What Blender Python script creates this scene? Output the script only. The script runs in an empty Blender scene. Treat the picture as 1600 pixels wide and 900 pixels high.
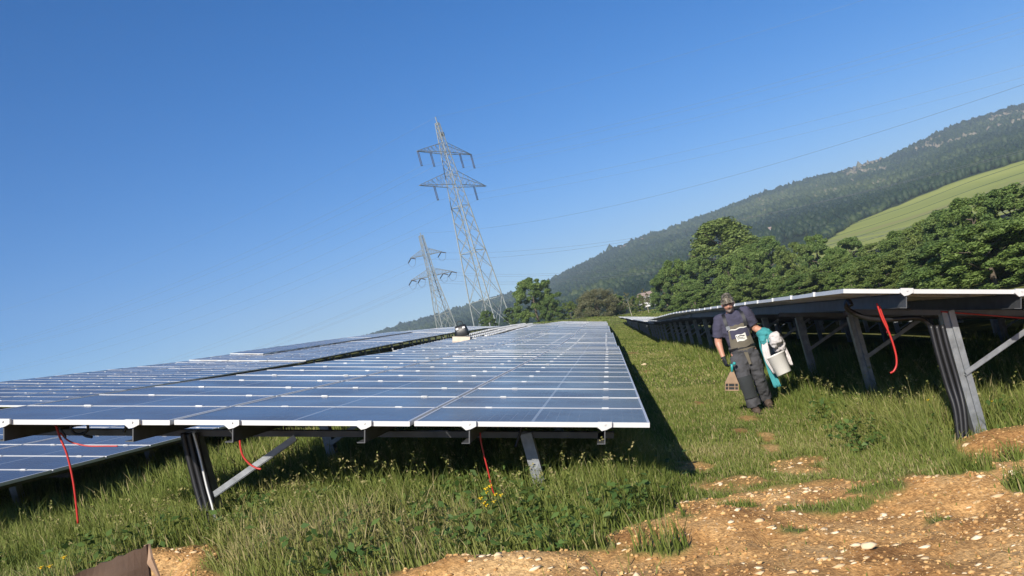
import bpy, bmesh, math, random
import numpy as np
from mathutils import Vector, Matrix, Euler

rng = np.random.default_rng(7)
random.seed(7)
SC = bpy.context.scene
COL = SC.collection
R = math.radians

# ------------------------------------------------------------------ camera
ROLL = R(15.5)
cr, sr = math.cos(ROLL), math.sin(ROLL)
CAMZ = 1.86
cam = bpy.data.objects.new('camera', bpy.data.cameras.new('camera'))
COL.objects.link(cam)
cam.matrix_world = Matrix(((cr, sr, 0, 0), (0, 0, -1, 0), (-sr, cr, 0, CAMZ), (0, 0, 0, 1)))
cam.data.sensor_width = 36
cam.data.lens = 36 * 1380 / 1600
cam.data.shift_x = -150 / 1600
cam.data.shift_y = 49 / 1600
cam.data.clip_start = 0.1
cam.data.clip_end = 9000
SC.camera = cam

# ------------------------------------------------------------------ sky, sun, exposure
SUN = Vector((-0.28, -1.03, 0.63)).normalized()
world = bpy.data.worlds.new('World')
SC.world = world
world.use_nodes = True
nt = world.node_tree
bg = nt.nodes['Background']
sky = nt.nodes.new('ShaderNodeTexSky')
sky.sky_type = 'NISHITA'
sky.sun_disc = False
sky.sun_elevation = math.asin(SUN.z)
sky.sun_rotation = math.atan2(SUN.x, SUN.y)
sky.altitude = 300
sky.air_density = 1.0
sky.dust_density = 0.35
sky.ozone_density = 3.0
hs = nt.nodes.new('ShaderNodeHueSaturation')
hs.inputs['Saturation'].default_value = 1.33
tint = nt.nodes.new('ShaderNodeMix'); tint.data_type = 'RGBA'; tint.blend_type = 'MULTIPLY'
tint.inputs[0].default_value = 1.0; tint.inputs[7].default_value = (0.90, 0.93, 1.10, 1)
nt.links.new(sky.outputs[0], tint.inputs[6])
nt.links.new(tint.outputs[2], hs.inputs['Color'])
nt.links.new(hs.outputs[0], bg.inputs[0])
bg.inputs[1].default_value = 0.087
sl = bpy.data.lights.new('sun', 'SUN')
sl.energy = 5.0
sl.angle = R(0.5)
sl.color = (1.0, 0.93, 0.82)
so = bpy.data.objects.new('sun', sl)
COL.objects.link(so)
so.rotation_euler = SUN.to_track_quat('Z', 'Y').to_euler()
vs = SC.view_settings
vs.view_transform = 'Standard'
vs.look = 'None'
vs.exposure = 0.32
vs.gamma = 1.0
vs.use_curve_mapping = False
SC.render.engine = 'CYCLES'
SC.cycles.max_bounces = 6
SC.cycles.diffuse_bounces = 3
SC.cycles.glossy_bounces = 3
SC.cycles.transmission_bounces = 3
SC.cycles.transparent_max_bounces = 6
SC.cycles.volume_bounces = 0
SC.cycles.use_denoising = True

# ------------------------------------------------------------------ helpers
def tag(o, label=None, cat=None, group=None, kind=None):
    if label: o['label'] = label
    if cat: o['category'] = cat
    if group: o['group'] = group
    if kind: o['kind'] = kind
    return o

def link(name, data, parent=None, loc=None):
    o = bpy.data.objects.new(name, data)
    COL.objects.link(o)
    if parent is not None: o.parent = parent
    if loc is not None: o.location = loc
    return o

def empty(name, loc, label, cat, group=None, rotz=0.0):
    o = link(name, None, None, loc)
    o.empty_display_size = 0.2
    o.rotation_euler = (0, 0, rotz)
    return tag(o, label, cat, group)

def np_mesh(name, V, quads=None, tris=None, attr=None, mats=(), smooth=False, midx=None):
    """mesh from numpy arrays; attr = {'tone': per-vertex floats}"""
    me = bpy.data.meshes.new(name)
    V = np.asarray(V, dtype=np.float32).reshape(-1, 3)
    q = np.zeros((0, 4), np.int32) if quads is None or len(quads) == 0 else np.asarray(quads, np.int32)
    t = np.zeros((0, 3), np.int32) if tris is None or len(tris) == 0 else np.asarray(tris, np.int32)
    me.vertices.add(len(V))
    me.vertices.foreach_set('co', V.ravel())
    nl = q.size + t.size
    me.loops.add(nl)
    me.loops.foreach_set('vertex_index', np.concatenate([q.ravel(), t.ravel()]))
    me.polygons.add(len(q) + len(t))
    st = np.concatenate([np.arange(len(q)) * 4, q.size + np.arange(len(t)) * 3]).astype(np.int32)
    me.polygons.foreach_set('loop_start', st)
    if smooth:
        me.polygons.foreach_set('use_smooth', np.ones(len(st), bool))
    if midx is not None:
        me.polygons.foreach_set('material_index', np.asarray(midx, np.int32))
    for m in mats: me.materials.append(m)
    if attr:
        for k, a in attr.items():
            at = me.attributes.new(k, 'FLOAT', 'POINT')
            at.data.foreach_set('value', np.asarray(a, np.float32))
    me.update(calc_edges=True)
    me.validate()
    return me

class MB:
    """collects boxes, tubes and sheets into one mesh"""
    def __init__(s): s.V = []; s.F = []; s.M = []; s.n = 0; s.mi = 0; s.sm = []
    def add(s, v, f, smooth=False):
        s.V += [tuple(p) for p in v]
        s.F += [tuple(i + s.n for i in x) for x in f]
        s.M += [s.mi] * len(f); s.sm += [smooth] * len(f)
        s.n += len(v)
        return s
    def box(s, a, b, mat=None):
        v = [Vector((x, y, z)) for z in (a[2], b[2]) for y in (a[1], b[1]) for x in (a[0], b[0])]
        if mat is not None: v = [mat @ p for p in v]
        return s.add(v, [(0, 2, 3, 1), (4, 5, 7, 6), (0, 1, 5, 4), (2, 6, 7, 3), (0, 4, 6, 2), (1, 3, 7, 5)])
    def bar(s, p, q, w, h=None, up=(0, 0, 1)):
        p, q = Vector(p), Vector(q); h = h or w
        d = (q - p); L = d.length; d = d / L
        u = Vector(up)
        if abs(d.dot(u)) > 0.97: u = Vector((1, 0, 0)) if abs(d.x) < 0.9 else Vector((0, 1, 0))
        a = d.cross(u).normalized(); b = a.cross(d).normalized()
        v = []
        for c in (p, q):
            for (i, j) in ((-1, -1), (1, -1), (1, 1), (-1, 1)):
                v.append(c + a * (i * w / 2) + b * (j * h / 2))
        return s.add(v, [(0, 3, 2, 1), (4, 5, 6, 7), (0, 1, 5, 4), (1, 2, 6, 5), (2, 3, 7, 6), (3, 0, 4, 7)])
    def tube(s, pts, r, seg=8, cap=True, smooth=True):
        pts = [Vector(p) for p in pts]; n = len(pts)
        rs = r if hasattr(r, '__len__') else [r] * n
        v = []; prev = None
        for i, p in enumerate(pts):
            d = (pts[min(i + 1, n - 1)] - pts[max(i - 1, 0)])
            d = d.normalized() if d.length > 1e-9 else Vector((0, 0, 1))
            if prev is None:
                a = d.cross(Vector((0.13, 0.97, 0.2)))
                if a.length < 0.1: a = d.cross(Vector((1, 0, 0)))
            else:
                a = prev - d * prev.dot(d)
            a.normalize(); prev = a; b = d.cross(a)
            for k in range(seg):
                t = 2 * math.pi * k / seg
                v.append(p + (a * math.cos(t) + b * math.sin(t)) * rs[i])
        f = []
        for i in range(n - 1):
            for k in range(seg):
                k2 = (k + 1) % seg
                f.append((i * seg + k, i * seg + k2, (i + 1) * seg + k2, (i + 1) * seg + k))
        s.add(v, f, smooth)
        if cap:
            m = s.n - len(v)
            s.F += [tuple(m + k for k in reversed(range(seg))), tuple(m + (n - 1) * seg + k for k in range(seg))]
            s.M += [s.mi] * 2; s.sm += [False] * 2
        return s
    def mesh(s, name, mats):
        me = bpy.data.meshes.new(name)
        me.from_pydata(s.V, [], s.F)
        me.polygons.foreach_set('use_smooth', s.sm)
        if not isinstance(mats, (list, tuple)): mats = [mats]
        for m in mats: me.materials.append(m)
        if len(mats) > 1: me.polygons.foreach_set('material_index', s.M)
        me.update()
        return me
    def build(s, name, mats, parent=None, loc=None):
        return link(name, s.mesh(name, mats), parent, loc)

def spline(pts, n=8):
    """Catmull-Rom through the points"""
    P = [Vector(p) for p in pts]
    P = [P[0] * 2 - P[1]] + P + [P[-1] * 2 - P[-2]]
    out = []
    for i in range(1, len(P) - 2):
        for k in range(n):
            t = k / n
            a, b, c, d = P[i - 1], P[i], P[i + 1], P[i + 2]
            out.append(0.5 * ((2 * b) + (c - a) * t + (2 * a - 5 * b + 4 * c - d) * t * t + (3 * b - a - 3 * c + d) * t ** 3))
    out.append(P[-2])
    return out

def vnoise(x, y, seed=0):
    xi = np.floor(x).astype(np.int64); yi = np.floor(y).astype(np.int64)
    xf = x - xi; yf = y - yi
    def h(a, b):
        n = (a * 374761393 + b * 668265263 + seed * 1442695041) & 0x7fffffff
        n = ((n ^ (n >> 13)) * 1274126177) & 0x7fffffff
        return ((n ^ (n >> 16)) & 0xffff) / 65535.0
    u = xf * xf * (3 - 2 * xf); v = yf * yf * (3 - 2 * yf)
    return (h(xi, yi) * (1 - u) + h(xi + 1, yi) * u) * (1 - v) + (h(xi, yi + 1) * (1 - u) + h(xi + 1, yi + 1) * u) * v

def fbm(x, y, o=4, seed=0):
    s = 0; a = 0.5; t = 0
    for k in range(o):
        s = s + a * vnoise(x * 2 ** k + 17.3 * k, y * 2 ** k - 9.1 * k, seed + k); t += a; a *= 0.5
    return s / t

def sstep(a, b, x):
    t = np.clip((x - a) / (b - a), 0, 1)
    return t * t * (3 - 2 * t)

# ------------------------------------------------------------------ materials
def new_mat(name):
    m = bpy.data.materials.new(name)
    m.use_nodes = True
    return m, m.node_tree.nodes, m.node_tree.links, m.node_tree.nodes['Principled BSDF']

def mat(name, col, rough=0.6, metal=0.0, var=0.15, scale=8.0, bump=0.0, bscale=40.0, spec=0.5, coords='Object'):
    """principled with noise-varied colour and optional bump"""
    m, N, L, b = new_mat(name)
    b.inputs['Roughness'].default_value = rough
    b.inputs['Metallic'].default_value = metal
    b.inputs['Specular IOR Level'].default_value = spec
    tc = N.new('ShaderNodeTexCoord')
    nz = N.new('ShaderNodeTexNoise'); nz.inputs['Scale'].default_value = scale; nz.inputs['Detail'].default_value = 5
    L.new(tc.outputs[coords], nz.inputs['Vector'])
    rp = N.new('ShaderNodeValToRGB')
    e = rp.color_ramp.elements
    e[0].position = 0.3; e[1].position = 0.7
    e[0].color = [c * (1 - var) for c in col] + [1]; e[1].color = [min(1, c * (1 + var)) for c in col] + [1]
    L.new(nz.outputs[0], rp.inputs[0]); L.new(rp.outputs[0], b.inputs['Base Color'])
    if bump:
        n2 = N.new('ShaderNodeTexNoise'); n2.inputs['Scale'].default_value = bscale; n2.inputs['Detail'].default_value = 4
        L.new(tc.outputs[coords], n2.inputs['Vector'])
        bp = N.new('ShaderNodeBump'); bp.inputs['Strength'].default_value = bump; bp.inputs['Distance'].default_value = 0.02
        L.new(n2.outputs[0], bp.inputs['Height']); L.new(bp.outputs[0], b.inputs['Normal'])
    return m

def leaf_mat(name, stops, trans=0.3, rough=0.6, spec=0.25):
    """colour from the 'tone' attribute, diffuse + translucent"""
    m, N, L, b = new_mat(name)
    at = N.new('ShaderNodeAttribute'); at.attribute_name = 'tone'
    rp = N.new('ShaderNodeValToRGB')
    e = rp.color_ramp.elements
    while len(e) < len(stops): e.new(0.5)
    for k, (p, c) in enumerate(stops):
        e[k].position = p; e[k].color = (*c, 1)
    L.new(at.outputs['Fac'], rp.inputs[0]); L.new(rp.outputs[0], b.inputs['Base Color'])
    b.inputs['Roughness'].default_value = rough
    b.inputs['Specular IOR Level'].default_value = spec
    tr = N.new('ShaderNodeBsdfTranslucent'); L.new(rp.outputs[0], tr.inputs[0])
    mx = N.new('ShaderNodeMixShader'); mx.inputs[0].default_value = trans
    L.new(b.outputs[0], mx.inputs[1]); L.new(tr.outputs[0], mx.inputs[2])
    L.new(mx.outputs[0], N['Material Output'].inputs[0])
    return m

M = {}
M['alu'] = mat('frame_aluminium', (0.66, 0.66, 0.65), 0.42, 0.3, 0.05, 3)
M['galv'] = mat('galvanised_steel', (0.27, 0.285, 0.30), 0.5, 0.6, 0.22, 14, 0.05, 60)
M['steel'] = mat('shaded_rail_steel', (0.09, 0.094, 0.098), 0.5, 0.3, 0.2, 10)  # darker copy of the galvanised steel: shade under the tables put into its colour
M['pylon'] = mat('pylon_steel', (0.33, 0.35, 0.33), 0.55, 0.2, 0.12, 1.5)
M['pylon_arm'] = mat('pylon_arm_steel', (0.28, 0.30, 0.30), 0.55, 0.2, 0.12, 1.5)
M['insul'] = mat('insulator', (0.07, 0.06, 0.06), 0.3, 0, 0.1)
M['wire'] = mat('conductor', (0.22, 0.23, 0.25), 0.5, 0.4, 0.05)
M['black'] = mat('black_plastic', (0.012, 0.012, 0.013), 0.42, 0, 0.2, 20)
M['red'] = mat('red_cable_sheath', (0.45, 0.028, 0.022), 0.42, 0, 0.1, 10)
M['card'] = mat('cardboard', (0.085, 0.052, 0.034), 0.85, 0, 0.18, 5, 0.15, 30)
M['tan2'] = mat('torn_cardboard', (0.30, 0.20, 0.13), 0.9, 0, 0.15, 9)
M['cardpale'] = mat('pale_cardboard', (0.66, 0.56, 0.44), 0.8, 0, 0.08, 4)
M['backsheet'] = mat('shaded_panel_backsheet', (0.09, 0.095, 0.10), 0.5, 0, 0.04, 3)  # whitish sheet coloured dark, the shade under the tables painted in
M['white'] = mat('white_plastic', (0.74, 0.72, 0.68), 0.42, 0, 0.05, 7)
M['render'] = mat('house_render', (0.78, 0.76, 0.72), 0.8, 0, 0.05, 0.5)
M['tiles'] = mat('roof_tiles', (0.34, 0.25, 0.20), 0.8, 0, 0.15, 1)
M['bark'] = mat('bark', (0.12, 0.095, 0.07), 0.9, 0, 0.3, 6, 0.4, 20)
M['palebark'] = mat('pale_bark', (0.42, 0.37, 0.29), 0.85, 0, 0.25, 4, 0.3, 15)

# solar glass: dark cells, thin lines, brighter half-cut stripe, dust
def glass_material():
    m, N, L, b = new_mat('solar_glass')
    tc = N.new('ShaderNodeTexCoord')
    sp = N.new('ShaderNodeSeparateXYZ'); L.new(tc.outputs['Object'], sp.inputs[0])
    def math_(op, a, bb=None, c=None):
        n = N.new('ShaderNodeMath'); n.operation = op
        for i, v in enumerate((a, bb, c)):
            if v is None: continue
            if isinstance(v, (int, float)): n.inputs[i].default_value = v
            else: L.new(v, n.inputs[i])
        return n.outputs[0]
    def lines(src, pitch, width, off=0.0):
        u = math_('DIVIDE', math_('ADD', src, off), pitch)
        f = math_('ABSOLUTE', math_('SUBTRACT', math_('FRACT', u), 0.5))
        return math_('GREATER_THAN', f, 0.5 - width / pitch / 2)
    ux = math_('MULTIPLY', sp.outputs[0], -1.0)
    gx = lines(ux, 0.0812, 0.004, -0.028)
    gy = lines(sp.outputs[1], 0.1595, 0.004, -0.0215)
    mid = math_('LESS_THAN', math_('ABSOLUTE', math_('SUBTRACT', ux, 0.84)), 0.011)
    bus = lines(sp.outputs[1], 0.0319, 0.0012, -0.0215)
    li = math_('MAXIMUM', math_('MULTIPLY', gx, 0.22), math_('MULTIPLY', gy, 0.22))
    li = math_('MAXIMUM', li, math_('MULTIPLY', bus, 0.08))
    li = math_('MAXIMUM', li, math_('MULTIPLY', mid, 0.5))
    mx = N.new('ShaderNodeMix'); mx.data_type = 'RGBA'
    L.new(li, mx.inputs[0])
    oi = N.new('ShaderNodeObjectInfo')
    rc = N.new('ShaderNodeValToRGB')
    rc.color_ramp.elements[0].color = (0.030, 0.031, 0.052, 1)
    rc.color_ramp.elements[1].color = (0.040, 0.036, 0.056, 1)
    L.new(oi.outputs['Random'], rc.inputs[0])
    L.new(rc.outputs[0], mx.inputs[6])
    mx.inputs[7].default_value = (0.42, 0.45, 0.48, 1)
    # dust film
    geo = N.new('ShaderNodeNewGeometry')
    nz = N.new('ShaderNodeTexNoise'); nz.inputs['Scale'].default_value = 1.3; nz.inputs['Detail'].default_value = 6
    L.new(geo.outputs['Position'], nz.inputs['Vector'])
    st = N.new('ShaderNodeTexNoise'); st.inputs['Scale'].default_value = 1.0; st.inputs['Detail'].default_value = 5
    mp = N.new('ShaderNodeMapping'); mp.inputs['Scale'].default_value = (0.8, 9.0, 0.8)
    L.new(geo.outputs['Position'], mp.inputs[0]); L.new(mp.outputs[0], st.inputs['Vector'])
    dust = math_('MULTIPLY', math_('MULTIPLY', nz.outputs[0], st.outputs[0]), math_('MULTIPLY_ADD', oi.outputs['Random'], 0.18, 0.03))
    m2 = N.new('ShaderNodeMix'); m2.data_type = 'RGBA'
    L.new(dust, m2.inputs[0]); L.new(mx.outputs[2], m2.inputs[6]); m2.inputs[7].default_value = (0.35, 0.33, 0.30, 1)
    L.new(m2.outputs[2], b.inputs['Base Color'])
    rr = N.new('ShaderNodeMapRange'); rr.inputs['To Min'].default_value = 0.10; rr.inputs['To Max'].default_value = 0.24
    rr.inputs['From Min'].default_value = 0.3; rr.inputs['From Max'].default_value = 0.7
    L.new(nz.outputs[0], rr.inputs[0]); L.new(rr.outputs[0], b.inputs['Roughness'])
    b.inputs['IOR'].default_value = 1.165
    b.inputs['Sheen Weight'].default_value = 0.05; b.inputs['Sheen Roughness'].default_value = 0.35
    # panes are never quite flat
    n3 = N.new('ShaderNodeTexNoise'); n3.inputs['Scale'].default_value = 1.1; n3.inputs['Detail'].default_value = 2
    L.new(geo.outputs['Position'], n3.inputs['Vector'])
    bp = N.new('ShaderNodeBump'); bp.inputs['Strength'].default_value = 0.12; bp.inputs['Distance'].default_value = 0.02
    L.new(n3.outputs[0], bp.inputs['Height']); L.new(bp.outputs[0], b.inputs['Normal'])
    return m
M['glass'] = glass_material()

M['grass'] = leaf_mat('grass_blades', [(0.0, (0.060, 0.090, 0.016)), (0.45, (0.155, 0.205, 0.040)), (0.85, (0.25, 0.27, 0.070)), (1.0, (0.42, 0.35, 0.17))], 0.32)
M['weed'] = leaf_mat('weed_leaves', [(0, (0.05, 0.10, 0.022)), (1, (0.12, 0.19, 0.045))], 0.28)
M['leaf'] = leaf_mat('tree_leaves', [(0, (0.095, 0.155, 0.038)), (0.6, (0.185, 0.265, 0.065)), (1, (0.27, 0.34, 0.11))], 0.3)
M['leaf2'] = leaf_mat('yellowish_leaves', [(0, (0.115, 0.165, 0.045)), (0.6, (0.20, 0.265, 0.068)), (1, (0.28, 0.33, 0.11))], 0.3)
M['leaf3'] = leaf_mat('bush_twigs', [(0, (0.11, 0.115, 0.05)), (0.6, (0.19, 0.19, 0.095)), (1, (0.26, 0.245, 0.14))], 0.2)
M['leaf4'] = leaf_mat('dark_leaves', [(0, (0.080, 0.14, 0.038)), (0.6, (0.15, 0.225, 0.060)), (1, (0.22, 0.28, 0.09))], 0.25)
M['forest'] = leaf_mat('forest_crowns', [(0, (0.012, 0.028, 0.014)), (0.5, (0.030, 0.054, 0.020)), (0.9, (0.075, 0.10, 0.035)), (1, (0.26, 0.22, 0.15))], 0.05)

# ------------------------------------------------------------------ terrain height
PX = [-400, -80, -46, -26, -18, -13.2, -8, -6.3, -5, -3.4, -1.7, -0.4, 0.34, 1.6, 2.65, 6.75, 10, 30, 60, 400]
PZ = [4, 7.6, 7.2, 4.9, 3.70, 2.85, 1.65, 1.32, 1.19, 1.03, 0.78, 0.53, 0.42, 0.14, 0.02, -0.45, -1.15, -2.7, -3.8, -8]
_yy = np.array([-50, 7, 24, 27, 34, 42, 46, 61, 72, 79, 97, 115, 140, 200, 400])
_dl = {-15: [0, 0, 0, 0, .15, .32, .40, .65, .83, .9, 1.02, 1.15, 1.7, 2.2, 2.6],
       -8: [0, 0, 0, 0, 0, 0, .05, .35, .52, .65, .9, 1.2, 2.1, 2.6, 2.8],
       -2: [0, 0, -.02, -.03, .0, .12, .18, .36, .44, .5, .6, .95, 2.0, 2.4, 2.6],
       2.2: [0, 0, -.02, -.04, -.16, -.24, -.26, -.18, -.05, .02, .2, .55, 1.7, 2.2, 2.4],
       9: [0, 0, -.02, -.04, -.16, -.24, -.26, -.18, -.05, .02, .2, .6, 2.0, 2.2, 2.2],
       20: [0, 0, 0, 0, 0, 0, 0, 0, 0, 0, 0, .2, .6, .8, 1.0]}
_kx = sorted(_dl)
def ground_z(x, y):
    x = np.asarray(x, float); y = np.asarray(y, float)
    # smooth the profile a little
    z = sum(np.interp(x + d, PX, PZ) for d in (-0.6, -0.3, 0, 0.3, 0.6)) / 5
    D = np.array([np.interp(y, _yy, _dl[k]) for k in _kx])
    xi = np.clip(x, _kx[0], _kx[-1])
    j = np.clip(np.searchsorted(_kx, xi) - 1, 0, len(_kx) - 2)
    kx = np.array(_kx, float)
    t = (xi - kx[j]) / (kx[j + 1] - kx[j])
    a = np.take_along_axis(D.reshape(len(_kx), -1), j.reshape(1, -1), 0).reshape(x.shape)
    b = np.take_along_axis(D.reshape(len(_kx), -1), (j + 1).reshape(1, -1), 0).reshape(x.shape)
    z = z + a * (1 - t) + b * t
    # small relief
    near = np.exp(-((y - 5) / 14) ** 2)
    z = z + (fbm(x * 0.9, y * 0.9, 4, 3) - 0.5) * 0.10 * near
    # thrown-up soil
    for (mx, my, sx, sy, h) in MOUNDS:
        z = z + h * np.exp(-((x - mx) / sx) ** 2 - ((y - my) / sy) ** 2)
    dm = dirt_mask(x, y)
    rough = (fbm(x * 5, y * 5, 4, 11) - 0.5) * 0.11 + (fbm(x * 19, y * 19, 3, 12) - 0.5) * 0.022
    z = z + rough * dm * near
    return z
MOUNDS = [(-3.45, 6.1, 0.5, 0.4, 0.10), (-1.05, 5.0, 0.45, 0.25, 0.13), (2.9, 7.1, 0.55, 0.30, 0.16),
          (1.5, 6.0, 0.5, 0.3, 0.10), (2.2, 5.9, 0.5, 0.35, 0.10), (0.4, 5.6, 0.5, 0.3, 0.06)]
BX = [-20, -5.2, -4.4, -3.9, -3.6, -3.2, -2.9, -2.6, -1.7, -1.2, -0.9, -0.4, 0.34, 1.0, 1.9, 2.2, 2.5, 2.9, 3.5, 4.2, 6, 20]
BY = [2.0, 2.8, 3.8, 5.3, 6.2, 6.35, 5.6, 5.2, 5.1, 5.2, 5.1, 5.45, 6.55, 6.65, 6.6, 6.75, 7.3, 7.4, 7.15, 6.9, 6.6, 6]
PATCHES = [(1.15, 7.35, 0.32, 0.34), (0.70, 6.95, 0.40, 0.36), (1.3, 9.4, 0.15, 0.5), (0.42, 7.8, 0.24, 0.42), (1.32, 7.8, 0.32, 0.30), (1.2, 8.7, 0.16, 0.45), (1.38, 11.1, 0.20, 0.6), (1.1, 9.9, 0.14, 0.4),
           (0.5, 22, 0.4, 0.6), (0.45, 36, 0.5, 1.2), (1.0, 13.5, 0.2, 0.8), (0.45, 7.0, 0.3, 0.3)]
GRASS_ISLES = [(1.45, 5.95, 0.2, 0.08), (0.45, 6.0, 0.22, 0.14), (-0.6, 5.35, 0.25, 0.14), (0.15, 5.65, 0.16, 0.1), (2.3, 5.6, 0.14, 0.1), (1.05, 5.75, 0.42, 0.13), (2.05, 6.1, 0.30, 0.20), (0.75, 5.3, 0.12, 0.08), (2.6, 6.55, 0.28, 0.18), (-0.05, 5.15, 0.18, 0.12), (1.6, 5.3, 0.1, 0.08), (-2.3, 5.1, 0.3, 0.1)]
def dirt_mask(x, y):
    n = fbm(x * 1.6, y * 1.6, 4, 21) - 0.5
    n2 = fbm(x * 6.5, y * 6.5, 3, 22) - 0.5
    b = np.interp(x, BX, BY)
    d = (b - y) + n * 1.25 + n2 * 0.5
    m = sstep(-0.26, 0.34, d)
    for (px, py, sx, sy) in PATCHES:
        e = 1 - np.sqrt(((x - px) / sx) ** 2 + ((y - py) / sy) ** 2) + n * 1.2 + n2 * 0.9
        m = np.maximum(m, 0.72 * sstep(0.1, 0.8, e))
    for (px, py, sx, sy) in GRASS_ISLES:
        e = 1 - np.sqrt(((x - px) / sx) ** 2 + ((y - py) / sy) ** 2) + n * 1.2 + n2 * 1.2
        m = m * (1 - sstep(0.0, 0.5, e))
    return m
def gz(x, y):
    return float(ground_z(np.array([x]), np.array([y]))[0])

# ------------------------------------------------------------------ ground sheet
def ground_material():
    m, N, L, b = new_mat('soil_and_turf')
    geo = N.new('ShaderNodeNewGeometry')
    at = N.new('ShaderNodeAttribute'); at.attribute_name = 'dirt'
    def noise(sc, det=5):
        n = N.new('ShaderNodeTexNoise'); n.inputs['Scale'].default_value = sc; n.inputs['Detail'].default_value = det
        L.new(geo.outputs['Position'], n.inputs['Vector']); return n.outputs[0]
    def ramp(src, stops):
        r = N.new('ShaderNodeValToRGB'); e = r.color_ramp.elements
        while len(e) < len(stops): e.new(0.5)
        for k, (p, c) in enumerate(stops): e[k].position = p; e[k].color = (*c, 1)
        L.new(src, r.inputs[0]); return r.outputs[0]
    soil = ramp(noise(1.7, 8), [(0.30, (0.27, 0.135, 0.048)), (0.49, (0.52, 0.295, 0.112)), (0.68, (0.64, 0.42, 0.19))])
    fine = ramp(noise(38, 3), [(0.38, (0.55, 0.5, 0.46)), (0.62, (1.25, 1.22, 1.18))])
    mul = N.new('ShaderNodeMix'); mul.data_type = 'RGBA'; mul.blend_type = 'MULTIPLY'; mul.inputs[0].default_value = 0.75
    L.new(soil, mul.inputs[6]); L.new(fine, mul.inputs[7])
    vo = N.new('ShaderNodeTexVoronoi'); vo.inputs['Scale'].default_value = 34
    L.new(geo.outputs['Position'], vo.inputs['Vector'])
    peb = ramp(vo.outputs['Distance'], [(0.16, (1, 1, 1)), (0.24, (0, 0, 0))])
    sel = ramp(noise(2.6, 4), [(0.48, (0, 0, 0)), (0.60, (0.75, 0.75, 0.75))])
    pm = N.new('ShaderNodeMix'); pm.data_type = 'RGBA'; pm.blend_type = 'MULTIPLY'; pm.inputs[0].default_value = 1
    L.new(peb, pm.inputs[6]); L.new(sel, pm.inputs[7])
    ds = N.new('ShaderNodeMix'); ds.data_type = 'RGBA'
    L.new(pm.outputs[2], ds.inputs[0]); L.new(mul.outputs[2], ds.inputs[6]); ds.inputs[7].default_value = (0.56, 0.43, 0.27, 1)
    turf = ramp(noise(0.9, 8), [(0.3, (0.095, 0.095, 0.030)), (0.55, (0.15, 0.16, 0.045)), (0.75, (0.24, 0.22, 0.085))])
    fin = N.new('ShaderNodeMix'); fin.data_type = 'RGBA'
    L.new(at.outputs['Fac'], fin.inputs[0]); L.new(turf, fin.inputs[6]); L.new(ds.outputs[2], fin.inputs[7])
    L.new(fin.outputs[2], b.inputs['Base Color'])
    b.inputs['Roughness'].default_value = 0.95
    b.inputs['Specular IOR Level'].default_value = 0.15
    bp = N.new('ShaderNodeBump'); bp.inputs['Strength'].default_value = 0.6; bp.inputs['Distance'].default_value = 0.02
    L.new(noise(75, 10), bp.inputs['Height']); L.new(bp.outputs[0], b.inputs['Normal'])
    return m
M['ground'] = ground_material()

gxs = np.concatenate([-7 - np.cumsum(0.05 * 1.105 ** np.arange(1, 92))[::-1], np.arange(-7, 6.001, 0.045), 6 + np.cumsum(0.05 * 1.105 ** np.arange(1, 92))])
gys = np.concatenate([2.0 - np.cumsum(0.05 * 1.14 ** np.arange(1, 42))[::-1], np.arange(2.0, 12.001, 0.045), 12 + np.cumsum(0.05 * 1.055 ** np.arange(1, 150))])
GX, GY = np.meshgrid(gxs, gys)
GZ = ground_z(GX, GY)
nx, ny = len(gxs), len(gys)
idx = np.arange(nx * ny).reshape(ny, nx)
gq = np.stack([idx[:-1, :-1], idx[:-1, 1:], idx[1:, 1:], idx[1:, :-1]], -1).reshape(-1, 4)
gm = np_mesh('ground', np.stack([GX, GY, GZ], -1), gq, attr={'dirt': dirt_mask(GX, GY).ravel()}, mats=[M['ground']], smooth=True)
tag(link('ground', gm), kind='structure')

# ------------------------------------------------------------------ hillside
RX = [-0.9, -0.5, -0.278, -0.241, -0.173, -0.098, -0.052, -0.036, 0.028, 0.059, 0.116, 0.158, 0.213, 0.273, 0.310, 0.363, 0.404, 0.443, 0.518, 0.7, 1.0]
RU = [0.030, 0.042, 0.0510, 0.0525, 0.0535, 0.0545, 0.0560, 0.0600, 0.0722, 0.0765, 0.0798, 0.0832, 0.0891, 0.0900, 0.0880, 0.0905, 0.0990, 0.1052, 0.1062, 0.105, 0.09]
HY = [330, 350, 620, 700, 1700, 1900, 2600]
HG = [-0.05, 0.0, 0.45, 0.52, 0.985, 0.95, 0.5]
def hill_z(x, y):
    a = x / y
    U = sum(np.interp(a + d, RX, RU) for d in (-0.012, 0, 0.012)) / 3
    n = (fbm(x / 160, y / 160, 4, 31) - 0.5) * 14 * sstep(400, 900, y)
    return CAMZ + y * U * np.interp(y, HY, HG) + n * 0.35
def field_edge(a):
    return np.interp(a, [0.20, 0.262, 0.30, 0.378, 0.50, 0.7, 1.0], [300, 480, 560, 610, 620, 640, 640])
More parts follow.
